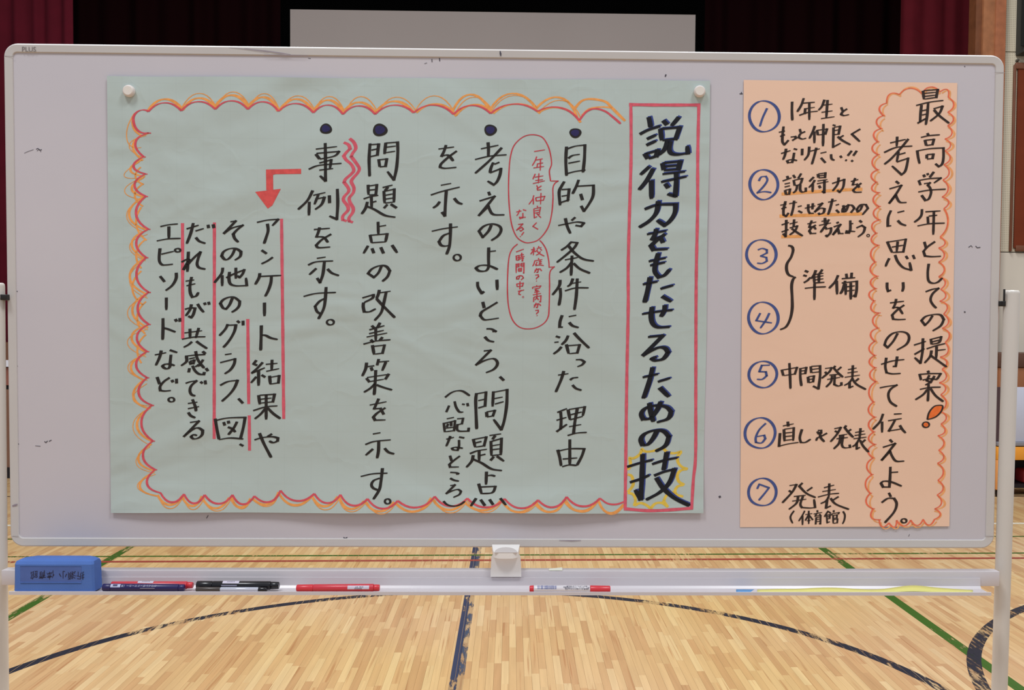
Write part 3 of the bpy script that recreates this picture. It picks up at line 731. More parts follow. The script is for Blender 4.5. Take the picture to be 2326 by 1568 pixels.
class Ink:
    def __init__(self): self.V = []; self.F = []
    def quadstrip(self, sheet, pts, L, wm, lift, taper=True):
        n = len(pts); base = len(self.V); wob = irng.random()*6
        for i in range(n):
            a = pts[max(i-1, 0)]; c = pts[min(i+1, n-1)]; dx, dy = c[0]-a[0], c[1]-a[1]; l = math.hypot(dx, dy) or 1
            dx /= l; dy /= l; px_, py_ = -dy, dx; cr = NIB[0]*px_+NIB[1]*py_; al = (NIB[0]*dx+NIB[1]*dy)*(1 if cr >= 0 else -1)
            k = 1+.06*math.sin(wob+i*.35)
            if taper and n > 3 and i == n-1: k *= .72
            hw = (wm+L*abs(cr))/2*k; sl = L/2*al*abs(cr)*.8
            for s in (1, -1):
                self.V.append(sheet.pt(pts[i][0]+s*(px_*hw+dx*sl), pts[i][1]+s*(py_*hw+dy*sl), lift))
            if i < n-1: q = base+2*i; self.F.append((q, q+1, q+3, q+2))
    def stroke(self, sheet, P, L, wm, lift, taper=True):
        segs = split_corners(P)
        ext = wm*.45+L*.12
        for k, s in enumerate(segs):
            s = list(s)
            if k > 0 and len(s) > 1:
                dx, dy = s[0][0]-s[1][0], s[0][1]-s[1][1]; l = math.hypot(dx, dy) or 1; s[0] = (s[0][0]+dx/l*ext, s[0][1]+dy/l*ext)
            if k < len(segs)-1:
                dx, dy = s[-1][0]-s[-2][0], s[-1][1]-s[-2][1]; l = math.hypot(dx, dy) or 1; s[-1] = (s[-1][0]+dx/l*ext, s[-1][1]+dy/l*ext)
            self.quadstrip(sheet, smooth(s), L, wm, lift, taper and k == len(segs)-1)
    def text(self, sheet, ox, oy, sc_, data, L=4.6, wm=2.6, lift=.00035, dx=0, dy=0, taper=True):
        for P in parse(data):
            self.stroke(sheet, [(ox+x/sc_+dx, oy+y/sc_+dy) for x, y in P], L, wm, lift, taper)
    def ring(self, sheet, cx, cy, rx, ry, L, wm, lift, a0=0, a1=360, rot=0):
        pts = []
        n = 28
        for i in range(n+1):
            t = math.radians(a0+(a1-a0)*i/n); x, y = rx*math.cos(t), ry*math.sin(t); r = math.radians(rot)
            pts.append((cx+x*math.cos(r)-y*math.sin(r), cy+x*math.sin(r)+y*math.cos(r)))
        self.quadstrip(sheet, pts, L, wm, lift, False)
    def blob(self, sheet, cx, cy, rx, ry, lift, wob=.05, n=28, ph=0):
        b = len(self.V); self.V.append(sheet.pt(cx, cy, lift))
        for i in range(n):
            t = 2*math.pi*i/n; k = 1+wob*math.sin(3*t+ph)
            self.V.append(sheet.pt(cx+rx*k*math.cos(t), cy+ry*k*math.sin(t), lift))
        for i in range(n): self.F.append((b, b+1+i, b+1+(i+1) % n))
    def poly(self, sheet, pts, lift, center=None):
        b = len(self.V); cx = sum(p[0] for p in pts)/len(pts); cy = sum(p[1] for p in pts)/len(pts)
        if center: cx, cy = center
        self.V.append(sheet.pt(cx, cy, lift)); n = len(pts)
        for p in pts: self.V.append(sheet.pt(p[0], p[1], lift))
        for i in range(n): self.F.append((b, b+1+i, b+1+(i+1) % n))
    def make(self, name, m, sheet, label=None):
        o = mesh_obj(name, self.V, self.F, m, sheet.root)
        if label: o['label'] = label
        return o
def ink_mat(name, c, k=.66, noise=.12):
    return mat(name, col(*c, k), .5, .3, noise, 120)
I_BLACK = ink_mat('black_marker', (40, 36, 34)); I_TITLE = ink_mat('bold_black_marker', (22, 22, 28)); I_BLUE = ink_mat('blue_shade_marker', (52, 66, 130))
I_PINK = ink_mat('pink_red_marker', (204, 88, 104)); I_RED = ink_mat('red_arrow_marker', (208, 82, 80)); I_THIN = ink_mat('thin_red_pen', (186, 62, 72))
I_SCR = ink_mat('crimson_scallop_marker', (205, 80, 92)); I_ORG = ink_mat('orange_scallop_marker', (226, 152, 82)); I_YEL = ink_mat('yellow_marker', (214, 182, 72))
I_NAVY = ink_mat('navy_circle_marker', (66, 80, 134)); I_DOT = ink_mat('dark_blue_dot', (44, 40, 86)); I_BK2 = ink_mat('brown_black_marker', (52, 40, 36))
I_CLR = ink_mat('cloud_red_orange', (226, 108, 78)); I_CLO = ink_mat('cloud_orange', (236, 160, 104)); I_EX = ink_mat('bright_orange_fill', (232, 112, 52)); I_UL = ink_mat('orange_underline', (230, 160, 94))
def scallops(ink, sheet, cusps, bulge, L, wm, lift, side=1, dx=0, dy=0, jit=0, rnd=None, skew=0.0):
    """arcs between successive cusps, bulging to the left of travel (side=1)"""
    for (x0, y0), (x1, y1) in zip(cusps, cusps[1:]):
        j = (lambda: rnd.uniform(-jit, jit)) if rnd else (lambda: 0)
        ax, ay, bx, by = x0+dx+j(), y0+dy+j(), x1+dx+j(), y1+dy+j()
        ex, ey = bx-ax, by-ay; l = math.hypot(ex, ey) or 1; nx, ny = ey/l*side, -ex/l*side; b = bulge+j()
        P = []
        for i in range(11):
            t = i/10; h = b*(1-abs(2*t-1)**2.2); P.append((ax+ex*t+nx*h, ay+ey*t+ny*h))
        ink.quadstrip(sheet, P, L, wm, lift, False)
# ================================================================ WRITING ON THE GREEN SHEET
def group(sheet, name, m, label, items, L=4.6, wm=2.6, lift=.0005, rings=(), taper=True):
    k = Ink()
    for ox, oy, s, data in items: k.text(sheet, ox, oy, s, data, L, wm, lift, taper=taper)
    for r in rings: k.ring(sheet, *r, L*(.25 if r[2] < 5 else .6), min(wm, r[2]*.5), lift)
    return k.make(name, m, sheet, label)
A = (240, 480, 5.226); B_ = (240, 760, 5.226); Cc = (660, 300, 3.408); D = (780, 700, 3.266); E_ = (960, 280, 4.612); F_ = (960, 520, 4.612); G = (960, 820, 4.481)
H1 = (1400, 230, 3.2); H2 = (1400, 700, 3.268); I_ = (1680, 200, 4.356); J = (1680, 530, 4.356); K_ = (1680, 820, 4.022); L_C = (1960, 180, 4.614); M_C = (1960, 500, 4.355); N_C = (1960, 840, 4.236)
# questionnaire column
group(green, 'lettering', I_BLACK, 'black column about questionnaire results', [(*A, '''
1795 132 1920 105 2050 95 1978 172 / 1920 148 1928 230 1905 310 1880 385 / 1850 462 1912 504 / 1985 545 1920 590 1848 625 /
1830 735 1820 790 1775 870 / 1815 775 2085 762 / 1968 768 1960 850 1930 940 1893 1012 / 1885 1085 1885 1245 /
1848 1355 1845 1500 1840 1653 / 1850 1470 1900 1475 1960 1505 2042 1523'''), (*B_, '''
1790 305 1755 350 1800 368 / 1865 330 1800 400 1730 462 / 1730 462 1890 395 / 1815 430 1815 608 / 1790 500 1725 575 / 1850 480 1895 508 /
1900 355 2040 342 / 1975 300 1970 430 / 1905 438 2060 405 / 1945 490 1955 590 / 1945 510 2060 490 2050 575 1950 590 /
1815 720 1830 830 / 1830 722 2005 710 1985 800 1835 815 / 1830 770 1970 755 / 1905 715 1905 1010 / 1750 905 1900 860 2040 848 / 1895 880 1840 945 1770 1003 / 1920 870 1990 940 2075 1000 /
1765 1252 1860 1225 1980 1215 2045 1230 2040 1265 1990 1285 1940 1265 / 1975 1180 1920 1215 / 1825 1172 1880 1300 1965 1462''')])
group(green, 'lettering', I_BLACK, 'black column about other graphs and figures', [(*A, '''
1480 125 1545 115 1405 262 1500 200 1630 165 1560 220 1515 270 1530 320 1575 368 /
1535 445 1500 520 1450 570 1410 570 1378 530 1400 480 1470 445 1550 445 1605 480 1600 530 1560 565 1530 580 /
1390 670 1375 740 1290 850 / 1383 760 1383 888 / 1430 790 1520 745 1645 695 1625 745 1590 785 1560 768 / 1545 670 1545 800 / 1470 720 1463 800 1480 862 1540 885 1620 885 1675 882 1665 790 /
1505 1030 1470 1110 1430 1160 1395 1150 1362 1095 1390 1055 1460 1022 1530 1025 1590 1070 1585 1120 1550 1165 1495 1200 /
1450 1340 1420 1400 1350 1478 / 1430 1355 1545 1350 1530 1420 1490 1500 1440 1570 1395 1618 / 1560 1300 1590 1325 / 1630 1300 1632 1355'''), (*B_, '''
1415 240 1495 228 / 1358 335 1535 290 1525 350 1480 420 1412 468 / 1358 605 1450 560 1565 545 1530 630 1470 710 1378 795 / 1575 760 1630 818 /
1300 1000 1320 1120 1345 1245 / 1310 1020 1450 992 1655 985 1635 1100 1600 1238 / 1345 1248 1480 1230 1635 1242 / 1400 1040 1415 1082 / 1455 1025 1462 1058 / 1560 1035 1520 1110 1455 1192 / 1450 1100 1500 1120 1540 1160 / 1590 1302 1635 1325''')])
group(green, 'lettering', I_BLACK, 'black column about sympathy', [(*A, '''
960 210 1040 185 1105 165 / 1040 140 1010 260 962 385 / 1065 235 1165 205 / 1070 310 1110 355 1185 382 / 1215 160 1222 200 / 1275 155 1285 200 /
982 480 970 718 / 900 605 965 570 990 575 925 690 1040 560 1125 485 1095 570 1085 630 1110 670 1185 688 /
1020 780 1000 880 1005 970 1030 1020 1075 1005 1100 962 / 948 830 1052 815 / 958 885 1065 860 /
940 1165 1000 1148 1062 1150 1040 1225 1015 1262 980 1245 / 1018 1105 1000 1170 950 1243 / 1090 1100 1125 1155 1165 1200 / 1170 1085 1185 1112 / 1220 1075 1230 1110 /
935 1445 1145 1418 / 1000 1395 1002 1510 / 1105 1385 1070 1505 / 905 1520 1040 1495 1185 1490'''), (*B_, '''
1025 85 985 120 925 153 / 1075 80 1130 120 1205 168 / 940 258 1060 245 1185 238 / 958 262 960 320 895 372 / 990 290 1060 275 / 1000 318 1052 305 1040 345 1010 350 1000 318 /
1068 198 1085 280 1120 340 1170 400 / 1158 298 1120 350 1060 385 / 1150 200 1185 230 / 995 400 985 450 / 1030 370 1060 430 1110 470 1165 475 1172 445 / 1100 350 1112 380 / 1190 400 1215 435 /
948 580 1010 560 1080 550 1015 610 1000 670 1020 715 1065 730 / 1125 560 1150 582 / 1180 545 1187 592 /
975 820 1090 803 / 975 882 1110 855 / 1030 770 1065 860 1072 912 / 980 925 1010 965 1065 990 /
1000 1045 1108 1028 930 1210 1030 1130 1100 1110 1150 1140 1145 1190 1100 1230 1040 1240 1015 1215 1040 1190 1085 1200''')])
group(green, 'lettering', I_BLACK, 'black column about episodes', [(*A, '''
648 182 750 160 858 150 / 750 180 750 325 / 605 352 740 328 890 322 / 645 440 635 540 640 600 670 635 720 637 800 628 / 660 510 810 475 /
645 770 700 838 / 838 730 835 800 790 880 712 942 / 720 1025 720 1172 / 680 1270 680 1400 676 1527 / 682 1385 740 1400 830 1435 / 825 1280 845 1310 / 880 1268 882 1312'''), (*B_, '''
583 243 650 230 720 215 / 660 190 640 270 595 368 / 760 185 850 215 / 775 240 765 330 760 385 730 408 690 395 675 375 700 355 760 352 820 370 /
610 505 640 590 / 760 512 690 560 645 620 650 665 700 672 775 665 / 785 540 800 568 / 840 525 842 582''')],
      rings=((240+855/5.226, 480+463/5.226, 6.2, 3.9), (240+780/5.226, 760+775/5.226, 6.6, 4.9)))
group(green, 'lettering', I_BLACK, 'black column about showing examples', [(*Cc, '''
268 85 270 200 270 378 228 338 / 195 132 360 112 / 195 170 225 208 / 200 165 375 150 340 185 225 210 / 222 240 315 215 305 280 / 140 288 220 258 395 242 / 222 295 330 282 /
172 452 130 530 58 600 / 145 540 142 645 / 175 490 270 468 / 215 485 185 560 / 190 520 262 505 240 560 190 600 / 300 490 302 550 / 362 440 365 560 358 675 300 650 /
180 755 305 745 / 225 738 215 775 200 812 255 815 290 855 / 315 790 240 835 200 875 215 895 308 890 /
203 978 272 968 / 135 1030 200 1005 330 998 / 262 1005 250 1100 228 1165 205 1130 / 200 1055 145 1105 / 285 1060 320 1092 375 1112 /
100 1273 200 1250 352 1242 / 275 1200 268 1300 255 1370 215 1448 / 268 1288 225 1310 190 1350 205 1390 240 1412''')], rings=((660+308/3.408, 300+1473/3.408, 8, 6),))
group(green, 'lettering', I_BLACK, 'black column about improving problem points', [(*Cc, '''
615 88 608 210 612 343 / 615 98 682 93 672 178 620 190 / 625 140 672 130 / 737 82 727 170 / 737 85 828 78 830 160 820 280 800 370 750 305 / 735 118 815 108 / 735 160 810 148 / 682 210 690 268 / 685 215 745 208 735 265 690 270 /
600 408 603 485 / 603 418 668 408 660 485 608 488 / 605 450 655 445 / 565 518 620 500 680 490 / 625 495 628 590 / 630 545 665 535 / 595 540 580 590 550 635 / 590 575 650 600 730 645 812 660 /
712 430 790 410 / 755 425 730 455 / 722 455 728 550 / 722 460 803 442 800 545 / 730 490 795 478 / 730 520 795 510 / 730 550 800 542 / 750 560 722 590 / 775 558 822 588 /
677 695 680 790 / 682 732 740 722 / 615 795 628 858 / 615 800 748 788 735 850 / 628 857 738 850 / 600 880 565 940 / 630 900 645 938 / 698 892 720 940 / 785 875 825 935 /
705 1035 680 1090 645 1125 600 1095 630 1060 690 1035 740 1040 768 1075 750 1120 710 1157 /
555 1285 640 1260 635 1285 570 1320 / 565 1320 562 1350 570 1392 610 1392 660 1368 / 687 1222 680 1255 665 1290 / 690 1245 775 1232 / 740 1240 720 1330 700 1400 650 1460 / 665 1290 720 1350 808 1438'''), (*D, '''
210 130 235 155 / 272 108 250 148 / 192 162 305 130 / 190 190 300 165 / 172 215 325 185 / 240 140 240 240 / 202 235 225 255 / 290 215 270 240 / 148 268 240 245 350 235 / 215 275 228 345 / 218 285 305 275 290 335 228 342 /
172 405 165 450 140 505 / 175 435 230 428 / 205 440 215 465 / 262 378 250 425 / 265 400 340 393 / 315 400 288 465 / 170 520 195 550 / 175 515 335 492 310 530 / 240 460 235 560 228 645 / 180 548 300 528 / 235 560 200 595 152 625 / 245 570 300 590 362 608 /
195 720 320 695 / 262 672 245 710 228 748 275 745 300 790 / 312 740 250 780 222 810 235 832 313 830 / 218 935 275 925 / 162 1013 230 990 352 978 / 262 985 260 1060 250 1115 / 220 1045 165 1093 / 305 1040 335 1070 378 1083 /
128 1250 220 1230 328 1225 / 290 1188 278 1290 265 1350 222 1420 / 270 1262 225 1280 208 1310 220 1335 258 1352''')], rings=((780+328/3.266, 700+1435/3.266, 6.3, 5.6),))
group(green, 'lettering', I_BLACK, 'short black column under the second heading gap', [(*E_, '''
165 270 330 248 / 245 228 225 290 198 345 265 335 322 395 / 358 290 270 355 190 430 185 460 230 472 355 462 / 190 650 300 630 / 85 752 200 715 390 668 / 248 705 240 820 232 970 200 930 / 180 820 150 860 108 888 / 330 785 370 830 418 848 /
95 1132 220 1105 370 1085 / 292 1050 290 1180 280 1290 250 1375 / 285 1150 215 1180 172 1240 190 1275 230 1288 290 1278''')], rings=((960+362/4.612, 280+1408/4.612, 8.2, 7),))
group(green, 'lettering', I_BLACK, 'black column about good points and problems', [(*E_, '''
685 200 690 270 688 350 / 610 268 795 230 / 548 380 700 345 880 330 / 830 255 760 330 680 410 550 525 / 740 410 715 470 705 520 / 750 430 805 408 / 705 520 820 475 810 540 780 610 745 645 680 605 /
690 718 705 755 / 595 815 755 765 670 870 590 965 690 870 700 900 740 955 858 960 / 720 1065 690 1130 630 1195 590 1130 640 1080 720 1055 800 1075 822 1120 790 1180 718 1230'''), (*F_, '''
692 195 690 320 690 400 660 440 590 440 558 410 600 385 690 385 788 425 / 695 238 768 230 / 575 555 580 610 620 675 645 655 / 778 533 782 640 / 630 765 645 830 / 785 768 700 820 620 870 605 910 640 950 700 950 800 935 /
668 1048 720 1050 768 1075 730 1075 / 650 1130 690 1170 750 1185 / 640 1280 715 1272 560 1425 650 1380 740 1360 780 1390 780 1430 740 1475 662 1508'''), (*G, '''
785 160 828 200 / 548 328 540 420 550 695 / 550 335 645 318 635 460 565 480 / 565 405 635 390 / 720 310 712 465 / 720 320 860 293 855 450 830 610 800 700 722 595 / 725 385 815 368 / 735 440 825 415 / 650 520 655 570 / 650 520 735 505 715 560 655 572 /
515 795 535 880 / 520 800 648 775 625 865 540 878 / 540 835 600 820 / 480 945 560 915 655 900 / 575 915 575 1020 / 580 965 640 950 / 515 960 500 1020 445 1085 / 510 1000 600 1040 700 1100 808 1118 /
680 760 800 743 / 740 760 710 800 / 695 815 700 965 / 700 820 803 790 795 960 / 705 865 790 850 / 705 905 790 895 / 700 965 790 955 / 725 975 690 1015 / 755 970 828 1022 /
650 1128 645 1260 / 655 1170 700 1165 740 1175 / 570 1250 600 1355 / 580 1285 740 1278 710 1340 600 1352 / 545 1398 490 1480 / 590 1412 635 1475 / 680 1410 718 1465 / 790 1398 848 1470''')])
group(green, 'lettering', I_BLACK, 'small black bracketed column near the bottom', [(*G, '''
228 372 290 325 350 305 410 310 480 355 / 270 455 240 522 / 325 412 340 470 375 520 415 520 / 400 440 430 445 / 455 430 462 462 / 245 590 320 575 / 215 630 225 725 / 225 635 330 610 320 710 228 722 / 260 640 245 675 / 290 625 290 665 / 235 685 320 675 /
350 590 412 585 400 640 355 650 350 690 370 715 465 715 470 680 / 240 798 320 778 / 282 765 262 820 240 870 / 370 775 425 785 / 370 805 370 870 355 910 310 905 300 890 330 880 410 890 /
278 965 295 1020 / 380 968 310 1020 272 1055 280 1082 370 1080 / 280 1135 345 1140 365 1150 340 1155 / 280 1195 320 1215 370 1225 / 280 1270 330 1262 242 1350 310 1320 365 1310 388 1330 375 1360 312 1390 / 212 1428 250 1465 320 1480 380 1465 430 1430''')], L=3.8, wm=2.4)
group(green, 'lettering', I_BLACK, 'black column about reasons fitting the aim', [(*E_, '''
1507 245 1500 400 1508 550 / 1515 268 1600 240 1700 228 1695 370 1680 515 / 1525 368 1570 338 1648 325 / 1525 420 1650 395 / 1510 528 1600 505 1708 490 /
1485 610 1455 660 1430 720 1440 860 / 1455 695 1535 690 1520 820 / 1455 765 1515 755 / 1450 830 1540 800 / 1635 592 1610 660 1570 740 / 1620 660 1790 650 1785 760 1740 850 1690 920 1660 865 / 1655 740 1675 805 /
1420 1072 1530 1050 1620 1035 1690 1045 1660 1080 1600 1070 / 1600 985 1560 1020 / 1495 995 1515 1080 1548 1155'''), (*F_, '''
1555 140 1510 185 1450 225 / 1545 138 1620 145 1590 195 1520 260 1405 352 / 1530 180 1590 250 1680 315 1795 338 / 1565 280 1555 490 / 1490 325 1625 300 / 1560 350 1510 410 1435 458 / 1580 360 1650 420 1755 465 /
1440 535 1430 600 1360 693 / 1440 620 1445 700 1428 803 / 1575 520 1550 580 1515 605 / 1545 575 1662 555 / 1490 650 1600 620 1740 618 / 1620 520 1610 700 1590 850 /
1462 905 1440 970 1435 1030 1470 1030 / 1530 920 1610 905 / 1535 980 1570 1015 1635 1035 / 1395 1125 1440 1140 / 1380 1190 1425 1185 / 1455 1235 1420 1275 1370 1312 / 1525 1118 1500 1170 1455 1215 / 1585 1090 1640 1150 1745 1250 / 1505 1210 1530 1308 / 1515 1225 1645 1215 1620 1300 1535 1308 /
1605 1372 1660 1372 1695 1395 1670 1425 1620 1445'''), (*G, '''
1378 145 1485 130 / 1437 103 1410 190 1355 318 / 1500 195 1530 175 1585 168 / 1525 245 1560 280 1618 300 / 1370 525 1470 485 / 1405 520 1410 600 1405 700 / 1362 605 1465 575 / 1362 722 1420 680 1470 645 /
1480 495 1500 600 / 1490 495 1650 468 1630 560 / 1500 550 1620 520 / 1500 600 1630 565 / 1575 480 1550 620 1535 745 / 1490 670 1615 648 / 1475 760 1570 735 1672 728 /
1375 905 1395 980 1410 1070 / 1380 918 1500 895 1645 895 1620 970 1570 1065 / 1498 800 1498 1060 / 1425 1000 1575 988 / 1420 1078 1490 1060 1570 1065''')])
# bullets
for i, (x, y, rx, ry) in enumerate(((740.4, 292.8, 13.8, 11.8), (863.2, 295.5, 16.8, 14.4), (1114, 295.6, 14.4, 12.8), (1307, 302.3, 13.8, 11.2))):
    k = Ink(); k.blob(green, x, y, rx, ry, .0004, .05, ph=i); o = k.make('bullet_dot', I_BLACK, green)
    k2 = Ink(); k2.blob(green, x-.5, y-.5, rx*.68, ry*.66, .0006, .06, ph=i+1)
    c = mesh_obj('bullet_centre', k2.V, k2.F, I_DOT, o); c['label'] = 'dark blue centre'
# thin red notes
TH = dict(L=.9, wm=1.9, lift=.0004)
group(green, 'red_note', I_THIN, 'upper red speech bubble about first graders', [(*E_, '''
1168 296 1282 278 / 1195 348 1180 390 1148 445 / 1190 385 1258 372 / 1200 425 1262 415 / 1160 468 1272 452 / 1203 425 1198 462 / 1235 380 1232 495 /
1180 530 1155 585 / 1175 565 1265 550 / 1180 600 1260 590 / 1218 525 1212 628 / 1155 632 1280 602 / 1195 650 1205 675 / 1245 655 1200 685 1205 700 1245 695 /
1165 755 1150 800 1112 850 / 1160 790 1160 850 / 1185 780 1190 815 / 1185 780 1280 765 1265 805 1190 815 / 1240 730 1235 850 / 1200 865 1205 880 / 1165 895 1170 990 1200 978 / 1170 895 1235 882 1225 932 1172 942 / 1175 918 1225 908 / 1195 945 1225 975 1240 990 / 1230 945 1205 962 /
1195 1040 1155 1080 1210 1112 / 980 930 1035 918 / 1015 905 1005 940 985 970 / 1050 905 1085 915 / 1050 940 1050 990 1020 1000 1015 985 1080 985 / 1000 1060 1050 1055 985 1120 1040 1090 1055 1110 1030 1130 1015 1120 / 1060 1140 1035 1175 / 1022 1183 1026 1190 /
1340 605 1328 500 1350 430 1340 330 1310 230 1250 145 1150 120 1050 145 960 230 920 350 905 500 900 700 910 900 935 1070 985 1190 1060 1245 1130 1250 1220 1215 1310 1100 1350 960 1365 800 1365 680 1385 630 1420 605 1340 605''')], **TH)
group(green, 'red_note', I_THIN, 'lower red speech bubble about place and time', [(*F_, '''
995 158 940 210 905 300 890 500 890 700 905 840 940 950 1000 1020 1080 1048 1180 1038 1270 990 1315 920 1325 820 1330 600 1330 480 1345 430 1380 398 1325 402 1320 330 1295 220 1255 150 1225 120 /
1135 220 1180 210 / 1165 190 1160 275 / 1160 225 1132 265 / 1165 225 1185 240 / 1195 205 1245 195 / 1215 180 1218 200 / 1205 215 1190 235 / 1230 210 1250 225 / 1235 235 1210 265 1185 275 / 1200 235 1235 265 1275 285 /
1215 305 1215 320 / 1170 335 1255 320 / 1175 335 1165 370 1152 390 / 1200 345 1185 375 1200 380 / 1215 345 1250 340 / 1232 330 1230 370 / 1215 365 1250 360 / 1180 385 1230 378 1270 385 /
1172 435 1215 420 1205 455 1190 455 / 1195 412 1185 435 1170 458 / 1225 415 1248 440 / 1180 485 1210 480 1215 500 1195 515 1190 528 / 1191 543 1195 549 /
1195 590 1195 605 / 1150 610 1155 628 / 1155 610 1238 598 1225 618 / 1170 630 1225 620 / 1195 625 1180 648 1215 642 / 1170 665 1225 655 / 1197 645 1197 685 / 1155 692 1240 675 /
1165 715 1162 765 / 1165 715 1240 700 1235 765 1220 762 / 1198 690 1195 720 1175 745 / 1195 720 1215 745 / 1165 800 1210 785 1200 825 1185 822 / 1190 775 1180 800 1165 825 / 1220 785 1238 805 / 1180 855 1210 852 1212 870 1195 885 1193 895 / 1198 906 1201 912 /
978 242 1060 212 / 980 280 983 330 / 980 285 1010 278 1008 325 985 328 / 985 305 1008 300 / 1020 275 1060 268 / 1038 250 1038 290 / 1015 298 1068 288 / 1015 315 1062 308 / 1048 295 1048 335 1035 332 /
980 365 980 462 / 980 370 1010 365 1008 395 983 400 / 985 383 1005 380 / 1030 362 1030 392 / 1030 362 1062 358 1060 462 1050 458 / 1033 378 1055 375 / 1033 394 1055 391 / 1005 415 1005 445 / 1005 415 1035 412 1033 442 1005 445 / 1008 430 1030 428 /
1018 495 1005 525 985 525 985 505 1015 490 1045 495 1055 515 1030 535 / 985 575 990 605 / 985 577 1055 568 1045 600 990 605 / 1020 550 1018 632 / 998 655 1035 645 1010 665 1010 685 1030 690 / 1045 640 1048 648 / 1055 637 1058 645''')], rings=((960+1052/4.612, 520+714/4.612, 1.7, 1.7),), **TH)
# heading
TITLE1 = '''235 115 243 150 250 190 / 170 240 230 210 320 180 / 222 275 290 245 / 218 320 290 288 / 205 380 230 418 / 210 385 300 358 290 400 235 418 / 340 140 370 172 / 455 115 430 145 400 180 / 320 200 330 285 / 325 202 460 190 430 275 335 285 / 370 290 350 350 305 390 / 395 290 385 350 400 380 450 388 520 378 515 325 /
240 475 175 535 / 268 490 225 570 165 645 / 255 575 255 710 / 335 450 345 500 / 340 450 465 438 450 495 345 503 / 350 475 450 467 / 335 530 500 512 / 325 588 512 548 / 435 520 435 600 428 690 370 675 / 355 600 378 632 /
205 785 300 755 430 750 425 810 390 870 350 902 295 865 / 306 726 290 810 240 870 165 918 / 222 968 365 942 / 290 928 280 970 262 1005 320 988 340 1030 / 355 965 290 1015 252 1050 270 1080 375 1075 /
305 1105 285 1180 280 1240 310 1280 350 1265 388 1222 / 235 1165 360 1140 / 245 1195 355 1172 / 192 1332 300 1312 / 245 1280 230 1360 205 1465 / 320 1365 415 1338 / 330 1418 400 1458'''
TITLE2 = '''190 45 300 28 418 15 / 265 -8 258 60 270 115 310 143 398 140 / 360 -22 355 20 330 65 / 235 215 345 205 200 350 300 298 360 298 382 330 350 375 290 390 262 375 300 362 /
195 515 310 490 / 270 440 240 560 200 672 / 308 548 400 520 / 320 590 390 660 / 245 705 255 770 275 845 / 330 695 300 760 250 820 200 825 185 785 215 745 290 725 370 735 405 770 385 820 300 850 /
300 915 270 970 230 1015 195 1015 182 975 210 935 280 910 350 915 388 955 365 1020 290 1065 /
80 1180 180 1150 270 1128 / 195 1085 190 1250 180 1420 140 1350 / 100 1295 180 1270 245 1240 / 265 1160 360 1130 455 1112 / 375 1070 360 1150 350 1205 / 280 1245 350 1218 430 1198 390 1300 320 1370 220 1425 / 295 1260 350 1340 430 1410 545 1468'''
k = Ink()
k.text(green, *H1, TITLE1, 7.0, 3.6, .00035, dx=3.2, dy=-2.6); k.text(green, *H2, TITLE2, 7.0, 3.6, .00035, dx=3.4, dy=-2.0)
k.make('heading_shade', I_BLUE, green, 'blue shading of the bold heading')
group(green, 'heading_lettering', I_TITLE, 'bold black vertical heading in the red frame', [(*H1, TITLE1), (*H2, TITLE2)], L=7.2, wm=4.4, lift=.0006)
k = Ink()
RF = dict(L=0, wm=7, lift=.00045)
for P in ([(1433, 236), (1433.5, 355), (1430, 480), (1427, 605), (1427, 700), (1424, 850), (1422, 1000), (1420, 1156)], [(1429, 237.5), (1500, 238.5), (1590, 238.5)],
          [(1587.5, 235), (1585, 355), (1584.5, 480), (1582, 600), (1581, 700), (1580.5, 900), (1580, 1035), (1575, 1090), (1571, 1157)], [(1417, 1156), (1476, 1160.5), (1530, 1158), (1574, 1154.5)]):
    k.stroke(green, P, 0, 7, .00045, taper=False)
k.make('heading_frame', I_PINK, green, 'pinkish red frame round the heading')
group(green, 'sunburst', I_YEL, 'yellow spiky burst behind the last heading character', [(*H2, '''
185 1042 215 1065 270 1062 335 1040 / 345 1040 380 1070 430 1078 488 1063 / 482 1068 455 1105 460 1150 490 1182 532 1195 / 525 1197 480 1205 452 1240 465 1290 507 1312 / 500 1314 455 1325 435 1360 450 1388 497 1400 /
90 1112 130 1115 175 1085 190 1045 / 98 1115 105 1150 98 1185 80 1200 / 85 1235 115 1250 125 1310 100 1350 82 1365 / 85 1370 125 1385 142 1425 132 1470 / 135 1466 180 1448 225 1465 255 1490 / 255 1488 290 1452 340 1448 385 1478 / 380 1475 352 1435 370 1395 410 1370 445 1378''')], L=2, wm=5, lift=.0002)
# sidelines
for x0, y0, x1, y1 in ((639.5, 497, 644.5, 952), (414.5, 507, 415, 770), (487, 505.5, 486.5, 997.5), (562.8, 725, 565, 918), (566.2, 944, 566.8, 1024)):
    k = Ink(); k.stroke(green, [(x0, y0), ((x0+x1)/2, (y0+y1)/2), (x1, y1)], 0, 7.2, .0002, taper=False); k.make('side_line', I_PINK, green)
group(green, 'wavy_lines', I_PINK, 'double wavy pink line', [(*Cc, '''
412 80 450 100 460 130 430 160 412 185 430 215 470 250 490 295 470 325 425 365 415 390 445 430 450 460 415 500 410 530 440 570 445 605 405 650 405 680 435 690 /
457 50 490 80 505 125 480 165 470 190 500 230 532 280 520 315 485 355 470 385 490 430 485 470 455 510 460 545 485 590 480 625 452 665 455 690 483 700''')], L=4.5, wm=3.6, lift=.0002, taper=False)
# arrow
k = Ink()
s_ = 5.057
P = lambda *a: [(240+a[i]/s_, 170+a[i+1]/s_) for i in range(0, len(a), 2)]
k.poly(green, P(1842, 1088, 2245, 1080, 2245, 1138, 1923, 1142, 1923, 1150, 1842, 1150), .0003); k.poly(green, P(1842, 1140, 1923, 1140, 1925, 1325, 1845, 1325), .0003)
k.poly(green, P(1718, 1345, 2012, 1310, 1915, 1500, 1862, 1537), .0003)
k.make('red_arrow', I_RED, green, 'solid red bent arrow pointing down')
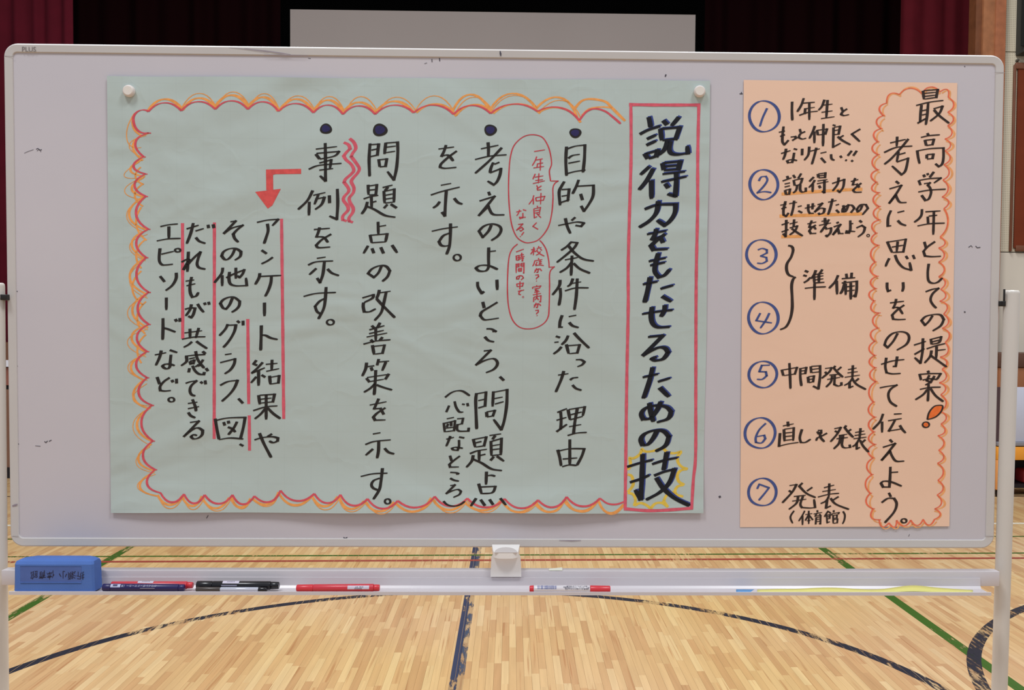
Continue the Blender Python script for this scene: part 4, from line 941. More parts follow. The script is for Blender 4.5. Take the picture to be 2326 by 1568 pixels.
# scalloped border
rb_ = random.Random(21)
TOPC = [(336.9, 253.4), (412, 251.5), (489, 248), (563, 248), (632.6, 252.5), (712, 255.8), (779, 259.4), (852.4, 259.4), (940, 255.8), (1030.3, 259.4), (1114.4, 257.6), (1220.8, 253), (1315.6, 273.3)]
LEFC = [(338, 302), (326, 356), (330, 395), (331, 446), (336.6, 520.6), (332, 585), (337.6, 664), (337.6, 736.8), (334, 798.7), (334, 858), (345, 920.7), (347, 1002), (352, 1067), (364.6, 1120)]
BOTC = [(364.6, 1120), (418, 1122.8), (464.8, 1124.6), (528, 1124.6), (577.7, 1127.3), (637.3, 1114.7), (714, 1121.9), (773.5, 1124.2), (835, 1133.6), (903.5, 1138), (987.5, 1128.2), (1061.5, 1132.4), (1146.3, 1133.5), (1222.2, 1136.4), (1287, 1129), (1362.8, 1132.4), (1420, 1139)]
k = Ink()
scallops(k, green, TOPC, 19, 3.4, 2.0, .0004); k.text(green, 240, 170, 5.057, '490 422 470 408 430 402 385 412 345 440 318 490 322 550 345 610 385 650 430 668 495 665', 4, 1.8, .0004)
scallops(k, green, LEFC, 25, 4.2, 1.4, .0004, side=-1); scallops(k, green, BOTC[:-1], 20, .5, 4.2, .0004, side=-1)
k.stroke(green, [(1315.6, 273.3), (1332, 254), (1352, 247), (1375, 253), (1395, 268), (1410, 281)], 2.4, 3, .0004); k.stroke(green, [(1362.8, 1132.4), (1380, 1144), (1400, 1146), (1421, 1139)], .5, 3.6, .0004)
for (x, y) in LEFC[:-1]: k.stroke(green, [(x-4, y), (x+5, y+.5)], 1, 2.2, .0004)
k.make('scallop_border', I_SCR, green, 'crimson scalloped border line')
k = Ink()
scallops(k, green, TOPC[:9], 26, 5, 3.2, .0002, dx=1, dy=-3, jit=2.5, rnd=rb_); scallops(k, green, TOPC[8:], 22, 3, 3.4, .0002, dx=4, dy=2, jit=3, rnd=rb_); scallops(k, green, TOPC[1:], 34, 1, 1.6, .00025, dx=3, dy=-4, jit=3, rnd=rb_); scallops(k, green, TOPC[9:], 36, 3, 3.2, .00025, dx=-4, dy=-8, jit=2, rnd=rb_)
k.text(green, 240, 170, 5.057, '330 440 300 490 255 590 240 690 255 775 300 825 350 840 410 835', 1, 1.4, .0002); k.text(green, 240, 170, 5.057, '320 480 308 550 330 630 380 680 410 695', 3, 2.4, .0002)
k.stroke(green, [(1304, 248), (1322, 229), (1345, 225), (1375, 231), (1388, 243), (1402, 257), (1420, 275)], 3, 4, .0002)
k.stroke(green, [(1322, 262), (1340, 247), (1368, 243), (1390, 245)], 3, 3, .0002)
scallops(k, green, LEFC, 33, 3.4, 2.2, .0002, side=-1, dx=-3, dy=5, jit=4, rnd=rb_); scallops(k, green, LEFC, 42, .6, 1.3, .00025, side=-1, dx=-4, dy=8, jit=6, rnd=rb_); scallops(k, green, [(x, y) for x, y in LEFC[1:9]], 18, 2.5, 2, .0002, side=-1, dx=-8, dy=26, jit=5, rnd=rb_)
scallops(k, green, BOTC, 23, .8, 5, .0002, side=-1, dx=-6, dy=5, jit=2.5, rnd=rb_); scallops(k, green, BOTC, 27, 1, 1.8, .00025, side=-1, dx=-3, dy=6, jit=3, rnd=rb_)
k.make('scallop_border_orange', I_ORG, green, 'loose orange scalloped line along the border')

# ================================================================ WRITING ON THE ORANGE SHEET
dg = dict(L=3, wm=2.4, lift=.0004)
def circ(cx, cy, rx, ry, ph, crop, data):
    k = Ink()
    pts = [(cx+rx*math.cos(math.radians(t))*(1+.02*math.sin(math.radians(2*t+ph))), cy+ry*math.sin(math.radians(t))*(1+.02*math.cos(math.radians(3*t+ph)))) for t in range(250, 618, 8)]
    k.quadstrip(orange, pts, 4.6, 2.2, .0004, False); k.text(orange, *crop, data, **dg); k.make('circled_number', I_NAVY, orange)
circ(1680+245/4.356, 200+280/4.356, 34, 35, 0, I_, '272 200 230 290 200 380'); circ(1680+240/4.356, 200+955/4.356, 31.5, 34, 50, I_, '190 920 215 880 260 875 275 910 240 970 175 1038 245 1025 315 1035')
circ(1680+215/4.356, 530+210/4.356, 33, 34, 90, J, '180 165 225 150 270 165 270 195 210 225 265 240 270 275 225 298 172 295'); circ(1680+235/4.356, 530+838/4.356, 33.5, 36, 20, J, '205 790 165 865 320 888 / 295 790 260 860 205 940')
circ(1680+230/4.356, 530+1397/4.356, 31.5, 30, 150, J, '300 1305 220 1308 195 1370 260 1372 268 1410 225 1445 170 1445'); circ(1680+187/4.022, 820+660/4.022, 34.5, 34.5, 200, K_, '240 570 180 630 148 700 150 745 200 750 235 710 225 680 160 692')
circ(1680+208/4.022, 820+1200/4.022, 32, 31, 240, K_, '160 1170 180 1128 268 1160 230 1210 175 1275')
SM = dict(L=4.0, wm=2.2)
group(orange, 'lettering', I_BK2, 'first item about getting along with first graders', [(*I_, '''
520 135 518 230 522 320 / 635 100 610 170 570 235 / 620 150 745 140 / 645 205 745 190 / 650 200 645 258 / 590 270 680 240 775 228 / 690 150 690 315 / 840 115 815 180 780 220 / 820 170 920 158 / 810 240 920 225 / 870 118 858 295 / 805 303 940 283 /
1005 190 1020 225 / 1065 205 1020 235 1005 260 1030 272 1085 262 / 435 380 425 470 425 535 445 560 485 515 / 388 438 450 425 / 400 478 450 462 / 505 485 550 480 560 495 520 520 / 595 405 605 440 / 650 430 600 455 585 490 620 505 660 495 /
745 375 725 430 690 500 / 740 430 740 545 / 765 415 775 465 / 768 418 865 405 850 455 775 465 / 830 355 825 575 / 920 365 950 372 / 930 390 925 585 1000 545 / 935 388 995 378 980 455 930 462 / 935 422 985 412 / 970 480 1020 520 1098 562 / 1030 468 990 492 / 1195 405 1110 455 1190 530 /
410 648 505 618 / 460 600 450 660 430 710 / 535 600 570 610 / 540 640 530 700 520 735 480 740 470 720 510 708 570 718 / 620 600 618 665 / 690 580 680 660 640 715 / 700 625 795 600 / 760 590 740 670 715 755 / 800 645 860 632 / 805 690 850 740 / 905 655 910 700 940 715 / 995 670 1010 690 / 1110 620 1070 670 / 1160 620 1125 670 / 1045 712 1062 718 / 1105 715 1122 727''')], **SM)
group(orange, 'lettering', I_BK2, 'second item about persuasive technique', [(*I_, '''
470 870 480 895 / 425 920 515 888 / 445 950 500 938 / 445 980 498 967 / 450 1010 460 1055 / 450 1012 500 1000 490 1050 460 1055 / 530 860 550 890 / 610 845 580 895 / 535 910 545 965 / 540 912 620 895 600 950 545 965 / 570 965 560 1010 530 1040 / 600 955 600 1010 620 1030 655 1022 655 985 /
735 880 690 925 / 745 910 720 950 685 985 / 725 950 722 1030 / 775 850 780 885 / 778 850 850 840 845 885 782 890 / 782 868 845 862 / 770 920 870 905 / 765 947 880 925 / 840 910 838 1035 815 1020 / 785 965 800 990 /
915 945 1035 905 1025 980 990 1030 965 1010 / 980 885 970 950 920 1020 / 1100 925 1175 905 / 1145 890 1130 925 1120 958 1160 952 1185 985 / 1205 940 1150 985 1125 1010 1140 1030 1210 1030 /
455 1120 435 1200 435 1255 460 1270 485 1235 / 402 1160 465 1148 / 412 1195 465 1180 / 490 1145 570 1130 / 540 1115 530 1190 510 1265 / 575 1175 615 1165 / 580 1215 620 1235 / 645 1190 750 1165 / 680 1150 680 1210 695 1240 735 1240 / 725 1140 720 1200 /
770 1155 820 1140 745 1225 800 1190 840 1195 830 1235 790 1250 780 1235 / 875 1130 960 1112 / 920 1095 900 1180 875 1255 / 950 1160 985 1150 / 955 1205 985 1235 / 1025 1160 1045 1230 / 1080 1150 1050 1220 1020 1225 1020 1195 1060 1165 1110 1160 1135 1190 1100 1235 / 1215 1160 1195 1205 1170 1225 1160 1200 1200 1155 1250 1155 1270 1190 1215 1255 /
415 1355 490 1330 / 462 1305 460 1400 455 1470 430 1440 / 415 1425 485 1400 / 495 1345 575 1325 / 540 1300 535 1370 / 495 1385 570 1365 550 1410 495 1455 / 515 1390 570 1430 625 1465 / 670 1345 760 1325 / 715 1310 700 1345 690 1378 730 1372 755 1400 / 755 1355 710 1385 690 1415 705 1440 760 1438 /
845 1285 845 1340 / 810 1320 865 1308 / 785 1360 905 1335 / 885 1300 850 1360 800 1430 / 855 1375 850 1395 / 848 1398 905 1385 900 1430 865 1468 850 1455 / 965 1325 975 1340 / 930 1375 1000 1350 925 1450 975 1400 985 1440 1030 1440 / 1095 1310 1095 1400 1080 1435 1055 1435 1060 1415 1145 1420 / 1098 1345 1125 1340 / 1185 1310 1210 1330 / 1155 1385 1210 1360 1240 1380 1225 1430 1170 1475''')], rings=((1680+1272/4.356, 200+1460/4.356, 3, 2.8),), **SM)
group(orange, 'lettering', I_BK2, 'brace and preparation item', [(*J, '''
645 370 680 385 / 630 415 665 425 / 635 490 675 465 700 435 / 755 365 735 415 705 450 / 735 410 740 500 / 740 410 830 395 / 742 435 830 420 / 742 462 830 450 / 740 492 840 485 / 820 358 790 400 / 785 400 785 490 / 645 545 740 535 855 530 / 742 500 740 660 /
975 415 945 480 885 545 / 960 470 965 605 / 1010 450 1145 440 / 1055 400 1062 445 / 1110 390 1105 440 / 1010 492 1160 475 1158 560 1145 625 1120 615 / 1045 470 1020 560 995 600 / 1050 500 1050 610 / 1060 530 1140 520 / 1060 572 1140 562 / 1100 490 1100 655 /
480 122 515 130 530 165 510 235 470 300 465 360 485 410 535 432 / 555 432 530 455 515 520 520 640 520 750 500 850 460 925 400 955''')], L=4.2, wm=2.6)
group(orange, 'lettering', I_BK2, 'fifth item interim presentation', [(*K_, '''
385 80 400 135 / 385 85 525 60 505 120 400 135 / 455 20 460 120 465 255 / 555 65 555 150 565 230 / 560 70 610 60 600 115 565 120 / 565 92 600 88 / 650 50 655 110 / 655 50 735 45 735 140 720 255 670 230 / 660 78 725 70 / 660 108 730 100 / 625 145 630 200 / 628 145 680 138 672 190 632 200 / 632 170 672 165 /
780 70 840 62 820 100 750 160 / 780 100 800 120 / 875 45 860 65 900 110 945 150 / 930 55 895 85 / 820 130 905 122 / 800 170 920 150 / 845 135 835 190 790 240 / 870 130 865 215 900 230 930 220 930 195 /
1035 40 1030 160 / 990 80 1070 65 / 985 110 1080 98 / 960 150 1100 130 / 1035 155 1000 200 955 225 / 1005 190 1005 245 1040 230 / 1090 160 1060 185 / 1030 165 1070 215 1155 262''')], **SM)
group(orange, 'lettering', I_BK2, 'sixth item correcting and presenting', [(*K_, '''
440 555 445 600 / 395 595 495 575 / 405 625 410 735 / 408 625 495 612 490 730 / 412 660 485 652 / 412 692 485 685 / 412 727 490 718 / 370 660 360 780 440 760 540 745 / 570 625 550 700 560 745 600 745 650 715 /
715 635 745 635 745 660 718 655 / 710 645 725 670 / 800 660 745 690 710 705 700 730 / 735 660 740 700 775 740 /
865 620 925 608 890 670 830 740 / 870 640 900 655 / 975 590 960 610 1000 660 1040 700 / 1020 625 985 650 / 905 682 985 670 / 885 712 990 700 / 920 685 910 750 860 805 / 945 680 935 770 960 795 1010 790 1005 765 /
1105 615 1095 720 / 1055 655 1140 640 / 1050 682 1150 668 / 1040 712 1160 697 / 1095 710 1065 760 1030 785 / 1070 745 1070 805 1100 790 / 1150 720 1120 745 / 1100 725 1130 780 1180 835''')], **SM)
group(orange, 'lettering', I_BK2, 'seventh item final presentation', [(*K_, '''
455 1140 520 1130 480 1200 390 1298 / 450 1185 480 1205 / 575 1115 545 1145 610 1210 695 1250 / 665 1155 615 1190 / 495 1240 605 1228 / 480 1282 610 1264 / 535 1240 520 1300 450 1358 / 580 1235 555 1310 570 1340 640 1345 690 1340 680 1265 /
820 1120 815 1240 / 770 1160 865 1135 / 755 1195 880 1175 / 715 1245 815 1220 910 1210 / 815 1240 790 1280 740 1305 / 800 1270 790 1345 835 1325 / 905 1240 850 1275 / 830 1255 880 1310 1000 1358''')], **SM)
group(orange, 'lettering', I_BK2, 'small bracketed word for the gym', [(*K_, '''
498 1370 470 1410 465 1440 485 1485 / 945 1375 962 1410 955 1460 940 1490 / 595 1370 575 1410 540 1465 / 575 1415 575 1500 / 600 1405 665 1395 / 632 1370 632 1490 / 628 1410 600 1460 / 635 1410 670 1455 / 615 1462 650 1457 /
710 1365 712 1385 / 675 1400 755 1385 / 705 1395 690 1420 740 1410 / 730 1400 745 1420 / 700 1430 695 1495 / 700 1432 740 1425 738 1490 725 1488 / 703 1450 735 1445 / 703 1470 735 1465 /
810 1370 775 1425 / 810 1375 835 1395 / 795 1405 800 1480 825 1470 / 800 1410 825 1405 822 1440 800 1445 / 800 1425 822 1422 / 860 1365 860 1385 / 840 1400 842 1412 / 842 1398 910 1386 900 1402 / 855 1410 855 1485 / 855 1412 890 1408 888 1435 857 1440 / 857 1450 895 1445 892 1480 857 1485''')], L=2.6, wm=1.8)
group(orange, 'lettering', I_BK2, 'right heading column, outermost', [(*L_C, '''
630 120 640 210 / 635 120 785 108 770 190 645 208 / 645 148 765 136 / 645 180 768 165 / 558 275 700 240 845 222 / 615 270 605 360 600 450 / 685 245 675 370 660 478 / 620 330 670 320 / 620 375 665 365 / 572 462 620 435 662 410 / 740 310 835 282 800 360 705 440 / 745 320 800 380 905 462 /
675 565 690 590 / 608 610 690 592 808 582 / 650 635 665 695 / 655 640 745 630 730 685 665 695 / 570 745 580 820 595 885 / 575 750 700 728 845 720 845 820 830 890 795 915 760 885 / 670 790 670 830 / 670 790 740 785 730 830 672 838 /
635 1000 650 1025 / 675 985 685 1005 / 745 970 700 1030 / 585 1060 605 1110 / 590 1060 700 1042 820 1035 745 1088 / 640 1095 705 1085 680 1110 705 1140 715 1190 690 1255 655 1270 615 1215 / 580 1182 700 1162 870 1152 /
620 1362 615 1420 590 1460 538 1500 / 655 1390 815 1380 / 690 1435 780 1425 / 680 1440 685 1515 / 572 1538 700 1515 860 1508 / 745 1385 738 1630'''), (*M_C, '''
608 215 625 275 / 715 212 640 265 600 310 615 355 680 362 775 358 / 652 432 642 520 650 600 690 625 740 615 788 572 / 620 710 690 685 750 675 690 730 670 790 695 840 728 872 /
690 945 655 1000 615 1040 580 995 620 955 700 935 770 940 800 985 770 1045 690 1098 / 505 1238 625 1200 / 595 1170 590 1300 570 1415 512 1360 / 510 1330 610 1272 / 672 1175 680 1230 / 675 1180 775 1155 755 1210 680 1230 / 680 1207 755 1188 / 630 1275 720 1245 815 1222 / 730 1250 725 1370 / 735 1290 820 1280 / 680 1290 665 1350 610 1415 / 670 1340 740 1390 830 1455'''), (*N_C, '''
625 10 635 30 / 545 40 560 100 / 555 45 650 38 750 38 715 90 / 575 100 640 88 720 95 / 640 52 615 105 665 125 / 690 60 650 120 600 148 / 548 190 640 172 750 168 / 632 140 630 220 625 305 / 620 190 580 240 505 290 / 650 180 700 250 775 308''')], L=3.8, wm=2.6)
k = Ink()
P = [(1960+x/4.236, 840+y/4.236) for x, y in ((620, 480), (632, 425), (655, 385), (690, 352), (730, 343), (768, 350), (755, 400), (720, 440), (690, 460), (655, 472))]
k.poly(orange, P, .00035); k.ring(orange, 1960+607/4.236, 840+530/4.236, 3.5, 3.0, 3, 5, .00035); k.make('exclamation_fill', I_EX, orange, 'bright orange filling of the exclamation mark')
k = Ink(); Q = P+[P[0]]; k.quadstrip(orange, smooth(Q), 1.8, 2.4, .0005, False); k.ring(orange, 1960+607/4.236, 840+530/4.236, 7.6, 6.2, 1.6, 2.4, .0005); k.make('exclamation_mark', I_BK2, orange, 'black outlined exclamation mark')
group(orange, 'lettering', I_BK2, 'right heading column, inner', [(*L_C, '''
360 602 355 705 / 285 668 450 630 / 222 768 350 715 520 700 / 478 625 400 720 300 830 225 892 / 375 760 355 865 / 378 790 448 770 / 355 868 475 828 460 910 440 970 405 1000 305 908 / 345 1068 380 1095 / 278 1150 405 1112 350 1200 278 1298 345 1215 360 1250 390 1290 460 1292 /
295 1375 265 1450 262 1540 298 1535 / 362 1398 435 1380 / 365 1480 400 1515 455 1535'''), (*M_C, '''
240 212 270 280 290 322 / 245 218 425 190 400 315 295 320 / 345 212 335 312 / 285 268 405 248 / 262 378 240 420 225 460 / 318 345 345 410 400 470 478 495 462 418 / 425 355 445 385 / 495 345 512 385 / 240 618 240 670 250 705 280 692 / 398 615 400 670 390 708 /
268 820 408 803 / 330 780 320 830 300 870 350 868 395 930 / 410 840 340 890 290 940 300 980 350 985 425 982 / 345 1120 300 1200 245 1262 215 1235 235 1180 290 1125 370 1105 435 1120 458 1165 430 1230 335 1288 / 180 1428 290 1395 412 1380 / 232 1362 222 1450 235 1510 290 1522 375 1518 / 340 1350 330 1420 325 1448 295 1448'''), (*N_C, '''
162 175 240 160 328 148 270 185 245 240 265 310 328 355 / 195 425 165 500 95 575 / 185 500 185 605 / 298 428 375 424 / 242 492 375 470 / 310 485 280 540 250 590 375 570 / 355 535 380 575 412 610 / 258 672 285 700 / 192 748 312 710 240 800 182 870 262 785 280 830 320 880 400 880 /
265 935 262 1030 255 1130 195 1130 175 1095 195 1075 270 1080 375 1122 / 270 990 340 985 / 250 1185 270 1225 / 180 1280 240 1240 300 1240 325 1290 300 1370 210 1475''')], L=3.8, wm=2.6, rings=((1960+395/4.236, 840+1455/4.236, 6, 4.6),))
group(orange, 'underlines', I_UL, 'orange highlighter underlines', [(*I_, '415 1050 620 1035 1000 1010 1215 1002 / 395 1268 700 1258 1215 1245 / 412 1472 610 1468')], L=0, wm=7, lift=.0002, taper=False)
def conv(o, *a): return [(o[0]+a[i]/o[2], o[1]+a[i+1]/o[2]) for i in range(0, len(a), 2)]
LFT = conv(L_C, 250, 250, 215, 380, 190, 518, 155, 655, 160, 790, 155, 950, 140, 1080, 165, 1190, 172, 1335, 170, 1475)+conv(M_C, 130, 130, 150, 250, 120, 415, 140, 557, 125, 680, 110, 800, 160, 920, 148, 1070, 118, 1200, 118, 1340, 122, 1462)+conv(N_C, 125, 115, 102, 312, 115, 458, 105, 600, 115, 720, 98, 850, 88, 1010, 72, 1190, 100, 1340, 158, 1445, 250, 1475, 325, 1450, 460, 1448, 580, 1440, 690, 1440)
RGT = conv(N_C, 690, 1440, 690, 1340, 715, 1205, 722, 1065, 718, 900, 730, 775, 722, 635, 752, 522, 745, 400, 750, 240, 735, 125)+conv(M_C, 785, 1475, 765, 1355, 815, 1210, 785, 1070, 800, 930, 760, 803, 770, 685, 750, 560, 750, 415, 750, 275, 765, 165)+conv(L_C, 850, 1355, 830, 1235, 840, 1055, 850, 895, 860, 750, 860, 625, 890, 485, 890, 345, 895, 187, 810, 130, 618, 150, 382, 160, 250, 250)
k = Ink(); scallops(k, orange, LFT, 13, 2.2, 1.7, .0004, side=-1); scallops(k, orange, RGT, 13, 1.6, 1.6, .0004, side=-1)
for (x, y) in LFT[1:-5]: k.stroke(orange, [(x-3, y), (x+4, y-.5)], .5, 1.6, .0004)
k.make('cloud_border', I_CLR, orange, 'red orange cloud border round the right heading')
rc = random.Random(4); k = Ink(); scallops(k, orange, LFT, 10, 2.4, 1.6, .0002, side=-1, dx=4, dy=5, jit=2.5, rnd=rc); scallops(k, orange, RGT, 15, 3.0, 2.2, .0002, side=-1, dx=2, dy=3, jit=2.5, rnd=rc); k.make('cloud_border_orange', I_CLO, orange, 'soft orange second cloud line')
# ================================================================ MAGNETS, PENS, ERASER, PAPERS
M_MAG = mat('white_magnet_plastic', col(222, 212, 208, .72), .35, .5)
for px, py, lb in ((290.5, 205.5, 'round white magnet holding the left top corner of the green sheet'), (1590, 206.5, 'round white magnet holding the right top corner of the green sheet')):
    s, t = green.st(px, py); w0 = green.f(s, t)+.0003
    px_, py_ = px+.0, py
    c = Bp(px_, py_, w0+.008); c = c-BN*(.008)
    o = lathe('magnet', c, c+BN*.0085, [(0, .0104), (.001, .0106), (.005, .0106), (.0072, .0100), (.0084, .0086), (.0086, 0.0084)], M_MAG, None, 28)
    lathe('face_disc', c+BN*.0086, c+BN*.0090, [(0, .0080), (.0004, .0077)], mat('magnet_face', col(228, 220, 212, .72), .3), o, 24)
    tag(o, lb, 'magnet', 'magnets holding the green sheet')

ZT = zf+.0004
def tray_pt(px, py, z): return at_z(px, py, z)
def pen(name, pxl, pxr, w, r, z, segs, label, tilt=0.0, ddw=0.0):
    """segs: list of (part, material, t0, t1, r0, r1) fractions of the length"""
    # ends of the axis at depth w
    def axis_end(px, ww):
        u = uv(px, 1338, ww)[0]; p = BC+BR*u+BN*ww; p.z = 0
        return p
    a, b = axis_end(pxl, w), axis_end(pxr, w+ddw); a.z = z+r; b.z = z+r+tilt
    root = empty(name, Vector(((a.x+b.x)/2, (a.y+b.y)/2, z)), label, 'marker pen')
    L_ = (b-a).length; d = (b-a)/L_
    for nm, m, t0, t1, ra, rb_, *lb in segs:
        p, q = a+d*L_*t0, a+d*L_*t1; l = (q-p).length; bv = min(.0012, l*.2)
        o = lathe(nm, p, q, [(0, ra-.0010), (bv*.5, ra-.0003), (bv, ra), (l-bv, rb_), (l-bv*.5, rb_-.0003), (l, rb_-.0010)], m, root, 24)
        if lb: o['label'] = lb[0]
    return root, a, b, d
def wrap(name, root, a, b, r, t0, t1, ang0, ang1, m, label=None, lift=.00018):
    """label strip lying on the barrel between two angles (0 = up, 90 = towards viewer)"""
    d = (b-a); V = []; n = 10
    for i in range(n+1):
        g_ = math.radians(ang0+(ang1-ang0)*i/n); off = (Vector((0, 0, 1))*math.cos(g_)+BN*math.sin(g_))*(r+lift)
        V += [a+d*t0+off, a+d*t1+off]
    o = mesh_obj(name, V, [(2*i, 2*i+1, 2*i+3, 2*i+2) for i in range(n)], m, root, smooth=True)
    if label: o['label'] = label
    return o
def pen_text(name, s, size, root, a, b, r, tc_, ang, m, lift=.0003, flip=True, xs=1.0):
    d = (b-a).normalized(); c = a+(b-a)*tc_
    def place(x, y):
        g_ = math.radians(ang)-y/(r)
        return c+d*x*xs+(Vector((0, 0, 1))*math.cos(g_)+BN*math.sin(g_))*(r+lift)
    return text_mesh(name, s, size, place, m, root, flip=flip)
M_REDP = mat('red_pen_plastic', col(214, 60, 74, .8), .3, .5); M_REDP2 = mat('red_cap_plastic', col(220, 56, 68, .8), .3, .5)
M_BLUP = mat('navy_pen_plastic', col(40, 34, 92, .8), .3, .5); M_BLKP = mat('black_pen_plastic', col(22, 20, 26, .8), .22, .6)
M_LBL = mat('white_label', col(216, 208, 226, .8), .5); M_LTX = mat('label_print', col(70, 66, 90, .8), .6); M_WTX = mat('white_print', col(196, 200, 232, .85), .5)
M_BARREL = mat('white_barrel', col(226, 220, 226, .8), .25, .6); M_BAR = mat('barcode_blue', col(70, 84, 150, .8), .5); M_SIL = mat('silver_print', col(140, 136, 156, .85), .4)
wf_ = W_LIP-.0072      # front row just behind the lip
wb_ = wf_-.0135
R1 = .0068
# blue pen in front, red one behind it
root, a, b, d = pen('marker_pen', 235.5, 421, wf_, R1, ZT, [('cap', M_BLUP, 0, .10, R1*.97, R1*.98), ('barrel', M_BLUP, .10, .93, R1, R1*.97), ('end_plug', M_BLUP, .93, 1, R1*.9, R1*.88)],
                    'navy blue marker with white lettering lying in front of a red one')
wrap('label', root, a, b, R1, .105, .225, 18, 74, M_WTX, 'white square emblem label')
wrap('label_emblem', root, a, b, R1+.0002, .135, .19, 28, 58, M_BLUP)
pen_text('lettering', 'ホワイトボードマーカー（青）', .0048, root, a, b, R1, .435, 48, M_WTX)
wrap('lettering', root, a, b, R1, .47, .65, 80, 92, M_SIL)
root, a, b, d = pen('marker_pen', 255, 440, wb_, R1, ZT+.0012, [('barrel', M_REDP, 0, .93, R1*.92, R1), ('end_plug', M_REDP2, .93, 1, R1*.86, R1*.80)],
                    'red marker lying behind the navy blue one')
wrap('label', root, a, b, R1, .33, .52, -18, 46, M_LBL, 'white price label'); pen_text('label_print', '0152WT', .0038, root, a, b, R1+.0002, .425, 10, M_LTX)
# black pen behind, clear-barrelled black pen in front
root, a, b, d = pen('marker_pen', 447, 608, wf_+.002, R1*.66, ZT, [('cap', mat('smoky_cap', col(74, 66, 64, .8), .3), 0, .34, R1*.66, R1*.66, 'smoky dark cap'), ('barrel', mat('clear_barrel', col(206, 208, 224, .85), .15, .8), .34, .88, R1*.62, R1*.62, 'clear whitish barrel'), ('end_plug', M_BLKP, .88, 1, R1*.7, R1*.6)],
                    'slim pen with clear barrel in front of the black marker')
root, a, b, d = pen('marker_pen', 449, 635.5, wb_+.002, R1*1.12, ZT+.001, [('cap', M_BLKP, 0, .19, R1*1.12, R1*1.1), ('barrel', M_BLKP, .19, .90, R1*1.1, R1*1.1), ('end_plug', M_BLKP, .90, 1, R1*1.0, R1*.92)],
                    'glossy black marker lying behind the slim clear pen')
wrap('label', root, a, b, R1*1.12, .32, .52, -15, 52, M_LBL, 'white price label'); pen_text('label_print', '0152WT', .0038, root, a, b, R1*1.12+.0002, .42, 22, M_LTX)
wrap('lettering', root, a, b, R1*1.12, .31, .50, 70, 88, M_SIL)
# single red pen
root, a, b, d = pen('marker_pen', 675.5, 864, wf_, R1, ZT, [('cap', M_REDP2, 0, .20, R1*.93, R1*.98), ('barrel', M_REDP, .20, .93, R1, R1*1.03), ('end_plug', M_REDP2, .93, 1, R1*.88, R1*.85)],
                    'red marker with a small white price label lying alone on the tray', tilt=.0012)
wrap('label', root, a, b, R1*1.03, .62, .88, 42, 96, M_LBL, 'white price label')
pen_text('label_print', '0152  WT', .0034, root, a, b, R1*1.03+.0002, .76, 62, M_LTX); pen_text('label_print', 'IIIIIIIIIIIIIII', .0036, root, a, b, R1*1.03+.0002, .75, 84, M_LTX)
# white barrel pen with red cap
root, a, b, d = pen('marker_pen', 1204.5, 1388, wf_, R1, ZT, [('end_plug', M_REDP2, 0, .052, R1*.86, R1*.95, 'red end plug'), ('barrel', M_BARREL, .052, .75, R1, R1), ('cap', M_REDP2, .75, 1, R1*1.0, R1*.92, 'red cap')],
                    'white-barrelled marker with red cap, barcode and small print')
brng = random.Random(5); x = .10
while x < .335:
    wd = brng.choice((.002, .003, .005, .007)); wrap('barcode_bar', root, a, b, R1, x, min(x+wd, .338), 14, 78, M_BAR); x += wd+brng.choice((.003, .004, .006))
for k, an in enumerate((30, 47, 62, 76)):
    pen_text('lettering', ('●用途 ホワイトボード用', '使用後は必ずキャップをしめて下さい', '布や皮にはつけないで下さい 注意', '成分 アルコール系インキ 着色剤')[k], .0030, root, a, b, R1, .585, an, M_LTX, flip=False, xs=.95 if k else 1.1)

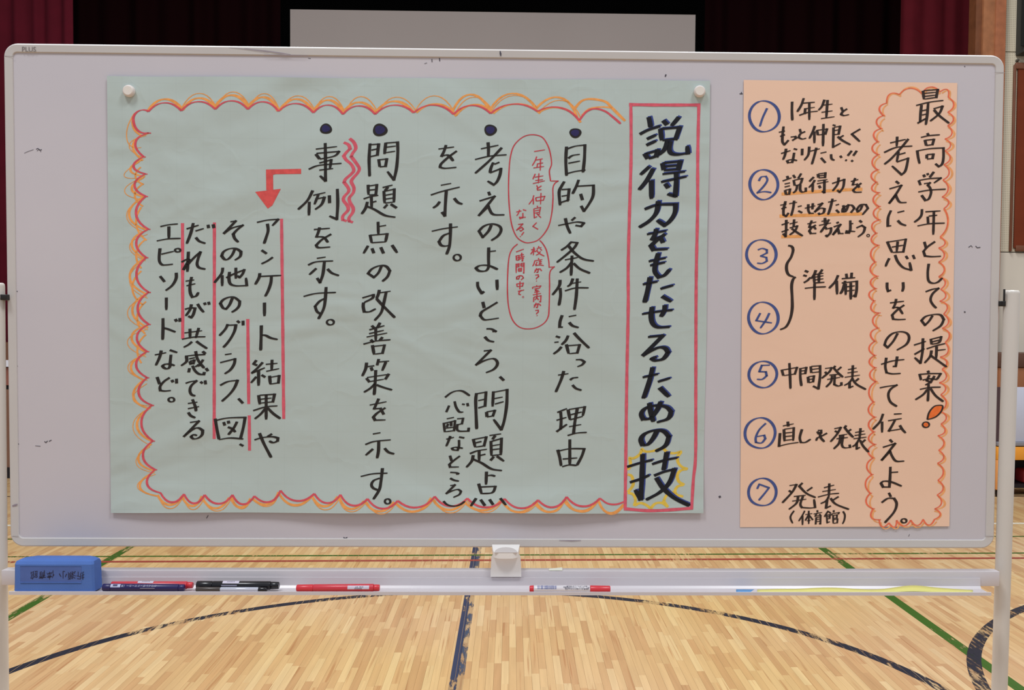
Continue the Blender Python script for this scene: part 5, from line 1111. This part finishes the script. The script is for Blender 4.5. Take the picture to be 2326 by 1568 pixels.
# eraser: bevelled blue foam block standing on the tray
def eraser():
    m = mat('blue_foam', col(84, 118, 190, .74), .7, .2, .05, 20, .25, 900); m2 = mat('eraser_sleeve', col(82, 106, 172, .74), .55, .3, .05, 60)
    wF = W_LIP-.0035; wB = wF-.046; z0 = zf+.0006
    uL = uv(34.5, 1300, wF)[0]-.0035; uR = uv(214, 1300, wF)[0]; uC = (uL+uR)/2
    v0 = (z0-BC.z); v1 = uv(130, 1274, wF)[1]
    org = BC+BR*uC+BN*((wF+wB)/2); org.z = z0
    root = empty('board_eraser', org, 'blue foam whiteboard eraser with black handwriting standing on the tray', 'eraser')
    ch = .0035; c2 = .014
    def loop(u0, u1, wf, wb, v):
        return [B(u0+ch, v, wf), B(u1-ch, v, wf), B(u1, v, wf-ch), B(u1, v, wb+c2), B(u1-c2, v, wb), B(u0+c2, v, wb), B(u0, v, wb+c2), B(u0, v, wf-ch)]
    LP = [loop(uL+.002, uR-.003, wF-.002, wB+.003, v0), loop(uL, uR, wF, wB, v0+.003), loop(uL+.0008, uR-.0008, wF, wB, v0+.018),
          loop(uL+.0015, uR-.0015, wF, wB, v1-.007), loop(uL+.003, uR-.003, wF-.003, wB+.003, v1-.002), loop(uL+.010, uR-.010, wF-.008, wB+.008, v1+.0006)]
    sweep('foam_body', LP, m, root, sharp=30)
    # recessed label panel outline on the front
    a_, b_ = uv(46, 1288, wF)[0], uv(185, 1288, wF)[0]; vt = uv(120, 1287.5, wF)[1]; vb = uv(120, 1323.5, wF)[1]
    mesh_obj('label_panel', [B(a_, vb, wF+.0003), B(b_, vb, wF+.0003), B(b_, vt, wF+.0003), B(a_, vt, wF+.0003)], [(0, 1, 2, 3)], m2, root)
    bbox('panel_ridge', a_, b_, vb-.0007, vb+.0005, wF-.0002, wF+.0012, m, root, .0003)
    bbox('panel_seam', a_, b_, vt-.0003, vt+.0003, wF, wF+.0004, mat('seam_dark', col(50, 60, 100, .8), .8), root)
    inkm = mat('eraser_ink', col(38, 36, 66, .8), .6)
    cu, cv = uv(96, 1305, wF+.0006); text_mesh('handwriting', '体育館', .0150, lambda x, y: B(cu+x*.95, cv+y+.0015*math.sin(x*400), wF+.0006), inkm, root, flip=True)
    cu2, cv2 = uv(163, 1306, wF+.0006); text_mesh('handwriting', '折瀬小', .0150, lambda x, y: B(cu2+x*1.0, cv2+y+.0012*math.sin(x*300), wF+.0006), inkm, root, flip=True)
eraser()

# yellow and blue strips of paper lying in the tray
def slip(name, x0, x1, wA, wB_, zfun, m, label, n=60):
    V = []; Fc = []
    for i in range(n+1):
        s = i/n; px = x0+(x1-x0)*s
        for wv in (wA, wB_):
            p = BC+BR*uv(px, 1340, wv)[0]+BN*wv; p.z = ZT+zfun(s, 0 if wv == wA else 1); V.append(p)
        if i < n: q = 2*i; Fc.append((q, q+1, q+3, q+2))
    org = BC+BR*uv((x0+x1)/2, 1340, wA)[0]+BN*(wA+wB_)/2; org.z = ZT
    o = mesh_obj(name, V, Fc, m, None, smooth=True, origin=org); md = o.modifiers.new('solid', 'SOLIDIFY'); md.thickness = .0002
    tag(o, label, 'paper'); return o
slip('blue_paper_slip', 1674, 1960, W_LIP-.009, W_LIP-.034, lambda s, e: .0006, mat('blue_paper', col(90, 160, 226, .85), .6), 'blue paper slip peeking out from under the yellow one')
def zy(s, e):
    f = lambda c, wd, h: h*math.exp(-((s-c)/wd)**2)
    return .0016+(f(.10, .06, .0010)+f(.33, .14, .0040)+f(.72, .11, .0082)+f(.88, .10, .0022))*(.35+.65*e)
slip('yellow_paper_slip', 1722, 2212, W_LIP-.008, W_LIP-.030, zy, mat('yellow_paper', col(246, 240, 140, .9), .6), 'long pale yellow paper slip curling on the right end of the tray')
